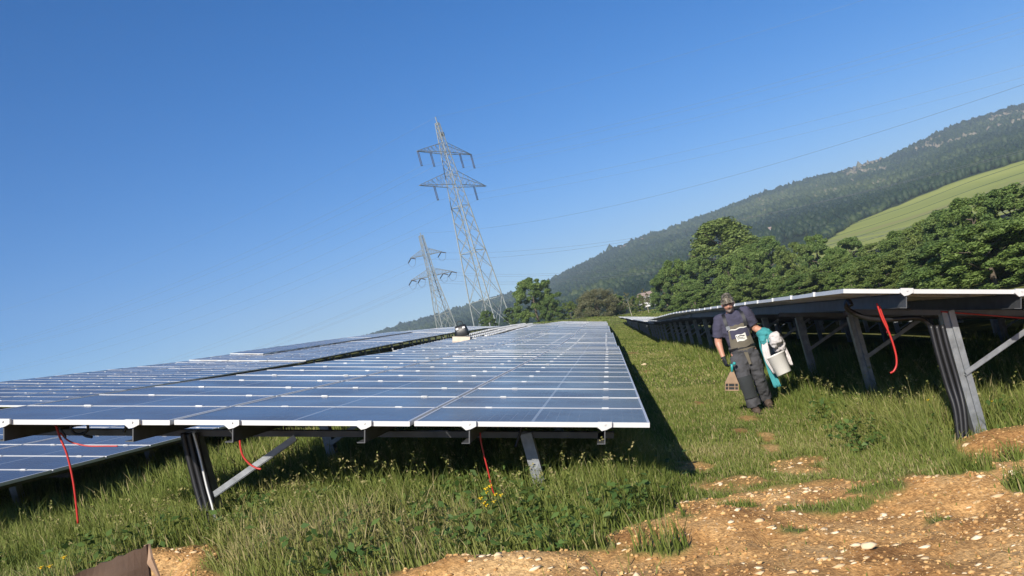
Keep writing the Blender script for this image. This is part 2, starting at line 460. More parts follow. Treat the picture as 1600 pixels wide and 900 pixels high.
def hill_material():
    m, N, L, b = new_mat('hillside_soil')
    at = N.new('ShaderNodeAttribute'); at.attribute_name = 'field'
    geo = N.new('ShaderNodeNewGeometry')
    def noise(sc, det=5, st=None):
        n = N.new('ShaderNodeTexNoise'); n.inputs['Scale'].default_value = sc; n.inputs['Detail'].default_value = det
        if st:
            mp = N.new('ShaderNodeMapping'); mp.inputs['Scale'].default_value = st; mp.inputs['Rotation'].default_value = (0, 0, R(-14))
            L.new(geo.outputs['Position'], mp.inputs[0]); L.new(mp.outputs[0], n.inputs['Vector'])
        else: L.new(geo.outputs['Position'], n.inputs['Vector'])
        return n.outputs[0]
    def ramp(src, stops):
        r = N.new('ShaderNodeValToRGB'); e = r.color_ramp.elements
        while len(e) < len(stops): e.new(0.5)
        for k, (p, c) in enumerate(stops): e[k].position = p; e[k].color = (*c, 1)
        L.new(src, r.inputs[0]); return r.outputs[0]
    fld = ramp(noise(0.012, 6, (0.35, 1.6, 1)), [(0.34, (0.31, 0.26, 0.11)), (0.45, (0.27, 0.30, 0.07)), (0.66, (0.36, 0.38, 0.09))])
    fr = ramp(noise(0.03, 6), [(0.35, (0.02, 0.035, 0.012)), (0.7, (0.05, 0.065, 0.025))])
    sp = N.new('ShaderNodeSeparateXYZ'); mp = N.new('ShaderNodeMapping'); mp.inputs['Rotation'].default_value = (0, 0, R(-20))
    L.new(geo.outputs['Position'], mp.inputs[0]); L.new(mp.outputs[0], sp.inputs[0])
    wv = N.new('ShaderNodeMath'); wv.operation = 'PINGPONG'; wv.inputs[1].default_value = 21
    L.new(sp.outputs[1], wv.inputs[0])
    ln = N.new('ShaderNodeMath'); ln.operation = 'LESS_THAN'; ln.inputs[1].default_value = 1.3
    L.new(wv.outputs[0], ln.inputs[0])
    dk = N.new('ShaderNodeMix'); dk.data_type = 'RGBA'; L.new(ln.outputs[0], dk.inputs[0])
    L.new(fld, dk.inputs[6]); dk.inputs[7].default_value = (0.07, 0.10, 0.03, 1)
    mx = N.new('ShaderNodeMix'); mx.data_type = 'RGBA'
    L.new(at.outputs['Fac'], mx.inputs[0]); L.new(fr, mx.inputs[6]); L.new(dk.outputs[2], mx.inputs[7])
    L.new(mx.outputs[2], b.inputs['Base Color'])
    b.inputs['Roughness'].default_value = 1; b.inputs['Specular IOR Level'].default_value = 0.05
    return m
ha = np.linspace(-0.8, 0.95, 220)
hy = np.concatenate([np.linspace(330, 700, 60), np.linspace(715, 1900, 70), np.linspace(1950, 2600, 8)])
HA, HYg = np.meshgrid(ha, hy)
HX = HA * HYg
HZ = hill_z(HX, HYg)
idx = np.arange(HX.size).reshape(HX.shape)
hq = np.stack([idx[:-1, :-1], idx[:-1, 1:], idx[1:, 1:], idx[1:, :-1]], -1).reshape(-1, 4)
fmask = ((HYg < field_edge(HA)) & (HA > 0.19)).astype(float)
hm = np_mesh('hillside', np.stack([HX, HYg, HZ], -1), hq, attr={'field': fmask.ravel()}, mats=[hill_material()], smooth=True)
tag(link('hillside', hm), kind='structure')

# ico sphere template for crowns and stones
def ico(sub):
    bm = bmesh.new(); bmesh.ops.create_icosphere(bm, subdivisions=sub, radius=1)
    v = np.array([p.co[:] for p in bm.verts]); f = np.array([[q.index for q in x.verts] for x in bm.faces])
    bm.free(); return v, f

def scatter_blobs(P, S, tone, sub=1, jit=0.28, squash=(1, 1, 1), tv=0.5):
    v0, f0 = ico(sub); n, k = len(P), len(v0)
    j = 1 + (rng.random((n, k, 1)) - 0.5) * 2 * jit
    V = v0[None] * j * np.array(squash)
    a = rng.random(n) * 6.283
    ca, sa = np.cos(a)[:, None], np.sin(a)[:, None]
    X = V[..., 0] * ca - V[..., 1] * sa; Y = V[..., 0] * sa + V[..., 1] * ca
    V = np.stack([X, Y, V[..., 2]], -1) * S[:, None, :] + P[:, None, :]
    F = (f0[None] + (np.arange(n) * k)[:, None, None]).reshape(-1, 3)
    T = np.clip(np.repeat(tone, k) + (rng.random(n * k) - 0.5) * tv, 0, 1)
    return V.reshape(-1, 3), F, T

# forest on the hill: one mass nobody could count
nf = 36000
a = rng.uniform(-0.36, 0.62, nf); y = 360 + 1450 * rng.random(nf) ** 0.9
keep = ~((y < field_edge(a) + 6) & (a > 0.185)) & ~((y < 560) & (a > 0.12))
cl = fbm(a * 60, y / 40, 3, 44)
keep &= (cl > 0.36) | (y > 1550) | (rng.random(nf) < 0.35)
a, y = a[keep], y[keep]
x = a * y; z = hill_z(x, y)
s = rng.uniform(2.2, 4.6, len(x)) * (0.75 + 0.35 * (y > 1000))
P = np.stack([x, y, z + s * 0.75], -1)
S = np.stack([s, s, s * rng.uniform(1.0, 1.75, len(x))], -1)
tone = np.clip((fbm(x / 150, y / 220, 5, 51) - 0.5) * 1.7 + 0.36 + rng.normal(0, 0.06, len(x)), 0, 0.9)
big = (rng.random(len(x)) < 0.03) & (y > 1450)
S[big] *= rng.uniform(1.2, 1.6, big.sum())[:, None]
rock = (fbm(x / 55, y / 80, 3, 61) > 0.60) & (y > 1350) & (x / y > 0.30) & (rng.random(len(x)) < 0.6)
tone[rock] = 1.0
V, F, T = scatter_blobs(P, S, tone, 1, 0.32, tv=0.16)
fo = link('hillside_forest', np_mesh('hillside_forest', V, None, F, {'tone': T}, [M['forest']]))
tag(fo, 'dark mixed forest covering the long hillside under the skyline', 'forest', kind='stuff')
# hedge line along the field's upper edge
nh = 500
a = rng.uniform(0.19, 0.34, nh); y = field_edge(a) + rng.uniform(4, 60, nh)
x = a * y; z = hill_z(x, y); s = rng.uniform(1.6, 3.6, nh)
V, F, T = scatter_blobs(np.stack([x, y, z + s * 0.5], -1), np.stack([s, s, s * 1.1], -1), rng.uniform(0.2, 0.8, nh), 1, 0.3)
tag(link('field_hedge', np_mesh('field_hedge', V, None, F, {'tone': T}, [M['forest']])), 'dark hedge strip along the upper edge of the green field', 'hedge', kind='stuff')

# ------------------------------------------------------------------ trees
def crown_mesh(name, m, H, W, nclump, per, leaf, base=0.2, shape='round', seed=0, gap=0.0):
    g = np.random.default_rng(seed)
    u = g.random(nclump); th = g.random(nclump) * 6.283
    zc = base + (1 - base) * u
    if shape == 'round':
        prof = np.sqrt(np.clip(1 - ((u - 0.42) / 0.60) ** 2, 0.04, 1))
    elif shape == 'cone':
        prof = np.clip(1.05 - u, 0.10, 1) ** 0.75 * np.clip(u / 0.18, 0.4, 1)
    else:
        prof = np.sqrt(np.clip(1 - (u / 1.04) ** 2, 0.04, 1))
    rr = prof * (0.45 + 0.55 * np.sqrt(g.random(nclump)))
    lob = 1 + 0.25 * np.sin(th * 3 + seed) * g.random(nclump)
    C = np.stack([np.cos(th) * rr * W * lob, np.sin(th) * rr * W * lob, zc * H], -1)
    cs = W * g.uniform(0.10, 0.24, nclump)
    n = nclump * per
    d = g.normal(size=(n, 3)); d /= np.linalg.norm(d, axis=1)[:, None]
    rad = g.random(n) ** 0.5
    Pp = np.repeat(C, per, 0) + d * (rad * np.repeat(cs, per))[:, None] * np.array([1, 1, 1.0])
    nrm = d * 0.5 + g.normal(size=(n, 3)) * 0.7 + np.array([0, 0, 0.25]); nrm /= np.linalg.norm(nrm, axis=1)[:, None]
    t = np.cross(nrm, g.normal(size=(n, 3))); t /= np.linalg.norm(t, axis=1)[:, None]
    bt = np.cross(nrm, t)
    L = (leaf * g.uniform(0.6, 1.4, n))[:, None]
    V = np.stack([Pp - t * L, Pp + bt * L * 0.55 + nrm * L * 0.12, Pp + t * L, Pp - bt * L * 0.55 + nrm * L * 0.12], 1)
    tone = np.repeat(g.normal(0.5, 0.17, nclump), per) + g.normal(0, 0.13, n)
    return np_mesh(name, V.reshape(-1, 3), np.arange(n * 4).reshape(-1, 4), None, {'tone': np.clip(np.repeat(tone, 4), 0, 1)}, [m])

def trunk_mesh(name, m, H, W, r, nl=9, base=0.2, seed=0):
    g = random.Random(seed); mb = MB()
    top = Vector((g.uniform(-.05, .05) * W, g.uniform(-.05, .05) * W, H * 0.8))
    sp = spline([(0, 0, -0.8), (g.uniform(-.1, .1), g.uniform(-.1, .1), H * 0.25), (top.x * 0.6, top.y * 0.6, H * 0.55), top], 4)
    mb.tube(sp, [r * (1.15 - 1.05 * i / (len(sp) - 1)) for i in range(len(sp))], 7)
    for k in range(nl):
        z = H * (base + (0.75 - base) * (k + 0.5) / nl); an = k * 2.4 + g.random()
        ln = W * g.uniform(0.5, 0.95)
        d = Vector((math.cos(an), math.sin(an), 0.75)) * ln
        p0 = Vector((0, 0, z))
        q = spline([p0, p0 + d * 0.5 + Vector((0, 0, -0.08 * ln)), p0 + d], 3)
        mb.tube(q, [r * 0.45 * (1 - 0.85 * i / (len(q) - 1)) for i in range(len(q))], 5)
    return mb.mesh(name, m)

KINDS = {
    'broad': [(crown_mesh('crown', M['leaf'], 10, 3.6, 114, 330, 0.131, 0.08, 'round', 1), trunk_mesh('trunk', M['bark'], 10, 3.4, 0.2, 9, 0.2, 1)),
              (crown_mesh('crown', M['leaf'], 10, 3.2, 108, 330, 0.131, 0.05, 'dome', 2), trunk_mesh('trunk', M['bark'], 10, 3.2, 0.2, 9, 0.2, 2)),
              (crown_mesh('crown', M['leaf2'], 10, 3.4, 101, 330, 0.126, 0.06, 'round', 3), trunk_mesh('trunk', M['bark'], 10, 3.2, 0.2, 9, 0.2, 3))],
    'tall': [(crown_mesh('crown', M['leaf2'], 10, 3.4, 140, 330, 0.112, 0.08, 'cone', 4), trunk_mesh('trunk', M['bark'], 10, 2.4, 0.17, 10, 0.2, 4))],
    'dark': [(crown_mesh('crown', M['leaf4'], 10, 3.6, 121, 330, 0.131, 0.03, 'dome', 5), trunk_mesh('trunk', M['bark'], 10, 3.4, 0.2, 9, 0.2, 5)),
             (crown_mesh('crown', M['leaf4'], 10, 3.0, 108, 330, 0.136, 0.05, 'round', 6), trunk_mesh('trunk', M['bark'], 10, 3.0, 0.2, 9, 0.2, 6))],
    'bush': [(crown_mesh('crown', M['leaf3'], 10, 6.2, 128, 330, 0.131, 0.02, 'dome', 7), trunk_mesh('trunk', M['bark'], 10, 5.5, 0.16, 14, 0.03, 7))],
    'bare': [(crown_mesh('crown', M['leaf3'], 10, 1.8, 34, 60, 0.22, 0.35, 'round', 8), trunk_mesh('trunk', M['palebark'], 10, 2.0, 0.11, 12, 0.3, 8))],
}
def tree(kind, v, x, y, ztop, w, label, group, name=None, cat=None, zb=None):
    zb = gz(x, y) if zb is None else zb
    h = max(ztop - zb, 1.5) / (1.10 if kind != 'tall' else 1.0)
    o = empty(name or ('bush' if kind == 'bush' else 'tree'), (x, y, zb), label, cat or ('bush' if kind == 'bush' else 'tree'), group, rotz=random.random() * 6.28)
    cm, tm = KINDS[kind][v % len(KINDS[kind])]
    w *= 1.2 if group == G1 else 1.1
    o.scale = (w * h / 10, w * h / 10, h / 10)
    link('crown', cm, o); link('trunk', tm, o)
    return o
G1, G2 = 'trees behind the right table row', 'bushes and trees at the far end of the grass'
for row in [
    ('dark', 0, -25, 190, 11.0, 1.25, 'low dark bush spreading round the foot of the taller pylon', 'bush', G2),
    ('dark', 1, -19.5, 185, 10.0, 1.2, 'low dark bush between the taller pylon and the bright green tree', 'bush', G2),
    ('broad', 0, -12.0, 158, 13.2, 1.25, 'bright green round tree right of the taller pylon', 'tree', G2),
    ('dark', 0, -8.9, 150, 8.4, 1.2, 'dark shaggy bush leaning against the bright green tree by the pylon', 'bush', G2),
    ('broad', 2, -6.0, 152, 6.9, 1.3, 'small green bush between the dark bush and the brown twiggy one', 'bush', G2),
    ('bush', 0, -1.2, 142, 7.3, 1.35, 'large rounded brown twiggy bush at the far edge of the grass', 'bush', G2),
    ('dark', 1, -3.0, 158, 7.4, 1.2, 'dark green bush half hidden behind the brown twiggy bush', 'bush', G2),
    ('broad', 0, 1.6, 150, 6.0, 1.4, 'green bush showing past the right side of the brown twiggy bush', 'bush', G2),
    ('bare', 0, 3.6, 132, 5.4, 1.0, 'thin pale-stemmed tree at the far end of the grass strip', 'tree', G2),
    ('bare', 0, 6.2, 133, 5.2, 1.0, 'thin pale-stemmed sapling next to the dark leafy trees', 'tree', G2),
    ('broad', 2, 5.2, 141, 4.6, 1.5, 'low yellowish bush behind the thin pale-stemmed trees', 'bush', G2),
    ('dark', 0, 9.0, 130, 6.6, 1.0, 'dark leafy tree at the left end of the tree belt', 'tree', G1),
    ('broad', 0, 11.4, 131, 8.3, 0.95, 'full green tree second from the left end of the tree belt', 'tree', G1),
    ('dark', 1, 14.4, 128, 7.6, 1.0, 'dark tree just left of the tall pointed tree', 'tree', G1),
    ('tall', 0, 19.8, 137, 11.9, 1.75, 'tallest pointed pale green tree rising above the tree belt', 'tree', G1),
    ('broad', 1, 17.2, 118, 6.2, 0.95, 'bright green tree in front of the tall pointed tree', 'tree', G1),
    ('broad', 0, 20.5, 120, 7.0, 0.9, 'green tree at the right foot of the tall pointed tree', 'tree', G1),
    ('dark', 0, 25.3, 131, 8.0, 1.0, 'dark round tree right of the tall pointed tree', 'tree', G1),
    ('broad', 2, 27.0, 124, 6.0, 1.0, 'yellowish tree with pale blossom beside the dark round tree', 'tree', G1),
    ('dark', 1, 29.5, 119, 5.9, 1.0, 'dark tree standing under the left tip of the green field', 'tree', G1),
    ('broad', 1, 28.0, 106, 3.3, 1.2, 'low green tree below the lower edge of the green field', 'tree', G1),
    ('dark', 1, 31.6, 111, 4.1, 1.0, 'dark narrow tree poking up against the green field', 'tree', G1),
    ('broad', 2, 30.5, 97, 2.6, 1.3, 'yellow-green spreading tree below the middle of the field', 'tree', G1),
    ('broad', 0, 29.6, 86, 3.0, 1.2, 'green tree left of the big dark trees at the right edge', 'tree', G1),
    ('broad', 2, 30.2, 81, 3.4, 1.1, 'olive green tree rising up in front of the field', 'tree', G1),
    ('dark', 0, 30.6, 77, 3.7, 1.1, 'big dark tree cutting across the field, left of the largest', 'tree', G1),
    ('broad', 0, 31.2, 73, 4.1, 1.1, 'big green tree in the group near the right edge', 'tree', G1),
    ('dark', 1, 32.4, 69, 4.0, 1.25, 'largest dark tree near the right edge of the tree belt', 'tree', G1),
    ('broad', 1, 34.0, 66, 3.6, 1.3, 'dense green tree at the very right edge of the tree belt', 'tree', G1),
    ('dark', 1, 36.5, 63, 3.4, 1.3, 'dark tree cut by the right edge behind the panels', 'tree', G1),
    ('broad', 0, 21.4, 60, 0.7, 1.35, 'low leafy tree close behind the front corner of the right table', 'tree', G1),
    ('broad', 2, 24.0, 62, 1.3, 1.35, 'low yellowish tree close behind the right table, right of its corner', 'tree', G1),
    ('dark', 0, 26.8, 58, 1.3, 1.3, 'low dark tree close behind the right table near the frame edge', 'tree', G1),
    ('broad', 0, 19.6, 71, 1.2, 1.35, 'low green tree above the right table, left of its front corner', 'tree', G1),
    ('broad', 2, 18.9, 86, 2.1, 1.3, 'low yellow-green tree above the worker and the right table', 'tree', G1),
    ('dark', 0, 15.3, 94, 2.9, 1.15, 'low dark tree directly above the worker in the camouflage cap', 'tree', G1),
    ('broad', 1, 23.5, 88, 2.6, 1.3, 'mid green tree in the middle of the belt, below the field tip', 'tree', G1),
    ('dark', 1, 11.0, 110, 4.2, 1.15, 'low dark tree at the left end of the belt, in front', 'tree', G1),
]:
    k, v, x, y, zt, w, lab, cat, g = row
    tree(k, v, x, y, zt, w, lab, g, name=cat, cat=cat)

# undergrowth closing the foot of the belt
SHR_ = [(23.5, 49), (26, 51), (28.5, 53), (31, 56), (34, 60), (37, 64), (21, 55), (19, 62), (19, 44), (20.8, 45), (22.5, 46), (24.5, 47), (27, 49)]
for i in range(29):
    t = i / 15
    x = 10 + 26 * t ** 0.8 + random.uniform(-1, 1); y = 100 - 52 * t ** 0.9 + random.uniform(-2, 2)
    if i >= 16: x, y = SHR_[i - 16]
    tree(('broad', 'dark', 'broad')[i % 3], i, x, y, gz(x, y) + random.uniform(3.0, 4.0), 2.3, 'leafy shrub in the low undergrowth along the foot of the tree belt', 'shrubs along the foot of the tree belt', name='shrub', cat='shrub')

# ------------------------------------------------------------------ far houses
def house(x, y, z, w, d, h, rot, label):
    o = empty('house', (x, y, z), label, 'house', None, R(rot))
    MB().box((-w / 2, -d / 2, -2), (w / 2, d / 2, h)).build('wall', M['render'], o)
    rh = h + d * 0.35
    v = [(-w / 2 - .4, -d / 2 - .4, h), (w / 2 + .4, -d / 2 - .4, h), (w / 2 + .4, d / 2 + .4, h), (-w / 2 - .4, d / 2 + .4, h), (-w / 2 - .4, 0, rh), (w / 2 + .4, 0, rh)]
    MB().add(v, [(0, 1, 5, 4), (2, 3, 4, 5), (0, 4, 3), (1, 2, 5), (0, 3, 2, 1)]).build('roof', M['tiles'], o)
    for k in (-1, 0, 1):
        MB().box((k * w * 0.3 - 0.6, -d / 2 - 0.05, h * 0.45), (k * w * 0.3 + 0.6, -d / 2 + 0.1, h * 0.75)).build('window', M['black'], o)
def on_hill(a, y): return a * y, y, float(hill_z(np.array([a * y]), np.array([float(y)]))[0])
house(*on_hill(0.040, 1600), 15, 9, 7, 12, 'white house high on the forest ridge, the larger of two')
house(*on_hill(0.061, 1640), 8, 7, 6, -5, 'tiny white house alone right on the skyline of the ridge')
house(14.4, 300, 4.4, 4.5, 4, 1.6, 20, 'small pale house with brownish roof glimpsed between trees past the grass')
house(*on_hill(0.205, 640), 5, 5, 5, 20, 'small white building at the foot of the hill above the trees')

# ------------------------------------------------------------------ pylons
def pylon(name, x, y, zb, ztop, base, neck, neckz, arms, rot, label, bar, tension=False, armdir=(1, 0)):
    o = empty(name, (x, y, zb), label, 'pylon', 'electricity pylons', rot)
    H = ztop - zb
    def half(z):
        return np.interp(z, [0, neckz, H * 0.97, H], [base / 2, neck / 2, 0.35 if not tension else 0.5, 0.05])
    mast = MB(); z = -1.0; levels = [-1.0]
    while z < H * 0.96:
        z += max(1.2, 2 * half(max(z, 0)) * (0.95 if z > H * 0.2 else 1.25)); levels.append(min(z, H * 0.97))
    cor = [(-1, -1), (1, -1), (1, 1), (-1, 1)]
    for i in range(len(levels) - 1):
        a, b = levels[i], levels[i + 1]; ha_, hb = half(max(a, 0)), half(b)
        t = bar * (1.0 if a < H * 0.55 else 0.75)
        for k in range(4):
            c, d = cor[k], cor[(k + 1) % 4]
            mast.bar((c[0] * ha_, c[1] * ha_, a), (c[0] * hb, c[1] * hb, b), t * 1.35)
            mast.bar((c[0] * ha_, c[1] * ha_, a), (d[0] * hb, d[1] * hb, b), t * 0.6)
            mast.bar((d[0] * ha_, d[1] * ha_, a), (c[0] * hb, c[1] * hb, b), t * 0.6)
            if i % 3 == 2 or i == 0:
                mast.bar((c[0] * hb, c[1] * hb, b), (d[0] * hb, d[1] * hb, b), t * 0.8)
    mast.build('mast', M['pylon'], o)
    hang = []
    for (az, L, dz, spots) in arms:
        am = MB(); hw = half(az); t = bar * 0.85
        for s in (-1, 1):
            tip = (s * L, 0, az + 0.1)
            for q in (-1, 1):
                am.bar((s * hw, q * hw, az), (s * L, q * 0.15, az + 0.05), t)
                am.bar((s * half(az + dz), q * half(az + dz), az + dz), tip, t * 0.8)
            for k in range(1, 6):
                f = k / 6; g = (k - 0.5) / 6
                xx = hw + (L - hw) * f; yy = hw * (1 - f)
                zz = az + dz * (1 - f)
                for q in (-1, 1):
                    am.bar((s * xx, q * yy, az), (s * xx, q * yy, zz), t * 0.45)
                    x2 = hw + (L - hw) * (f - 1 / 6)
                    am.bar((s * x2, q * hw * (1 - f + 1 / 6), az), (s * xx, q * yy, zz), t * 0.45)
                am.bar((s * xx, -yy, az), (s * xx, yy, az), t * 0.45)
        am.build('crossarm', M['pylon_arm'], o)
        for sx in spots:
            im = MB()
            if not tension:
                n = 12; ln = 3.4
                for dx in (-0.22, 0.22):
                    pts = [(sx + dx, 0, az - ln * k / (2 * n)) for k in range(2 * n + 1)]
                    im.tube(pts, [0.12 if k % 2 else 0.05 for k in range(2 * n + 1)], 6)
                im.bar((sx - 0.3, 0, az - ln), (sx + 0.3, 0, az - ln), 0.1)
                im.build('insulator', M['insul'], o)
                hang.append((sx, 0, az - ln))
            else:
                for q in (-1, 1):
                    im2 = MB(); n = 10
                    p0 = Vector((sx, 0, az)); d = Vector((0, q * 3.2, -0.9))
                    im2.tube([p0 + d * (k / (2 * n)) for k in range(2 * n + 1)], [0.17 if k % 2 else 0.08 for k in range(2 * n + 1)], 6)
                    im2.build('insulator', M['insul'], o)
                jl = MB(); jl.tube(spline([(sx, -3.2, az - .9), (sx, -1.5, az - 2.4), (sx, 1.5, az - 2.4), (sx, 3.2, az - .9)], 5), 0.04, 5)
                jl.build('jumper_wire', M['wire'], o)
                hang.append((sx, 0, az - 0.9))
    pk = MB(); pk.bar((0, 0, H * 0.96), (0, 0, H), bar * 1.2)
    pk.build('peak', M['pylon'], o)
    hang.append((0, 0, H - 0.1))
    m = Matrix.Translation((x, y, zb)) @ Matrix.Rotation(rot, 4, 'Z')
    return [m @ Vector(h) for h in hang], o
h1, p1 = pylon('lattice_pylon', -26.3, 207, 7.0, 58.4, 6.4, 2.6, 33.5,
               [(34.6, 12.8, 3.4, (-7.7, 7.7)), (42.6, 10.3, 2.4, (-10.1, -5.6, 5.6, 10.1))], R(62),
               'tall pale lattice pylon with two crossarms and hanging insulators', 0.145)
MB().tube([(0.9, 0, 46.8), (0.9, 0, 47.6)], 0.45, 10).build('antenna_drum', M['black'], p1)
h2, p2 = pylon('lattice_pylon', -46.5, 260, 12.0, 41.2, 4.4, 1.7, 15.5,
               [(16.0, 6.6, 2.2, (-6.4, -3.6, 3.6, 6.4)), (22.4, 5.0, 2.0, (-4.8, 4.8))], R(32.7),
               'shorter pylon on the left with dark outstretched tension insulators', 0.15, tension=True)
def wire(p, q, sag, r, label, group):
    pts = []
    for k in range(41):
        t = k / 40
        v = p.lerp(q, t); v.z -= sag * 4 * t * (1 - t); pts.append(v)
    mb = MB(); mb.tube(pts, r, 5)
    tag(mb.build('power_line', M['wire']), label, 'power line', group)
d1 = Vector((0.883, -0.469, 0)); d2 = Vector((0.54, -0.84, 0))
lab1 = ['left lower', 'right lower', 'outer left upper', 'inner left upper', 'inner right upper', 'outer right upper', 'topmost']
for i, h in enumerate(h1):
    wire(h, h + d1 * 290 + Vector((0, 0, -14)), 9, 0.016, 'power line from the %s point of the tall pylon towards the right' % lab1[i], 'power lines of the tall pylon')
    wire(h, h - d1 * 330 + Vector((0, 0, 20)), 11, 0.017, 'power line from the %s point of the tall pylon away to the left' % lab1[i], 'power lines of the tall pylon')
lab2 = ['outer left lower', 'inner left lower', 'inner right lower', 'outer right lower', 'left upper', 'right upper', 'topmost']
for i, h in enumerate(h2):
    a_ = h + d2 * (3.2 if i < 6 else 0)
    wire(a_, h + d2 * 300 + Vector((0, 0, -26)), 10.2, 0.020, 'power line from the %s arm end of the shorter pylon to the right' % lab2[i], 'power lines of the shorter pylon')
    b_ = h - d2 * (3.2 if i < 6 else 0)
    wire(b_, h + Vector((-0.93, 0.36, 0)) * 330 + Vector((0, 0, 10)), 10, 0.018, 'power line from the %s arm end of the shorter pylon to the left' % lab2[i], 'power lines of the shorter pylon')

# ------------------------------------------------------------------ solar tables
PL, PW, FT = 1.68, 1.0, 0.035
ROWGAP = 0.022; COLGAP = 0.032
def panel_meshes():
    f = MB(); w = 0.018
    f.box((-w, 0, -FT), (0, PW, 0)); f.box((-PL, 0, -FT), (-PL + w, PW, 0))
    f.box((-PL + w, 0, -FT), (-w, w, 0)); f.box((-PL + w, PW - w, -FT), (-w, PW, 0))
    g = MB()
    g.mi = 0; g.box((-PL + w, w, -0.007), (-w, PW - w, -0.002))
    g.M = [1, 0, 1, 1, 1, 1]
    return f.mesh('solar_panel', M['alu']), g.mesh('glass', [M['glass'], M['backsheet']])
PANEL, GLASS = panel_meshes()
TILT = R(15.8)
ct, st_ = math.cos(TILT), math.sin(TILT)
RAILU = [0.32, 1.285, 2.03, 2.97, 3.68, 4.60]
def slope_pt(u, v, n, p):
    """local table coordinates: u up the slope, v along the row, n above the panel plane"""
    return Vector((-u * ct + n * st_, v, u * st_ + n * ct + v * p))

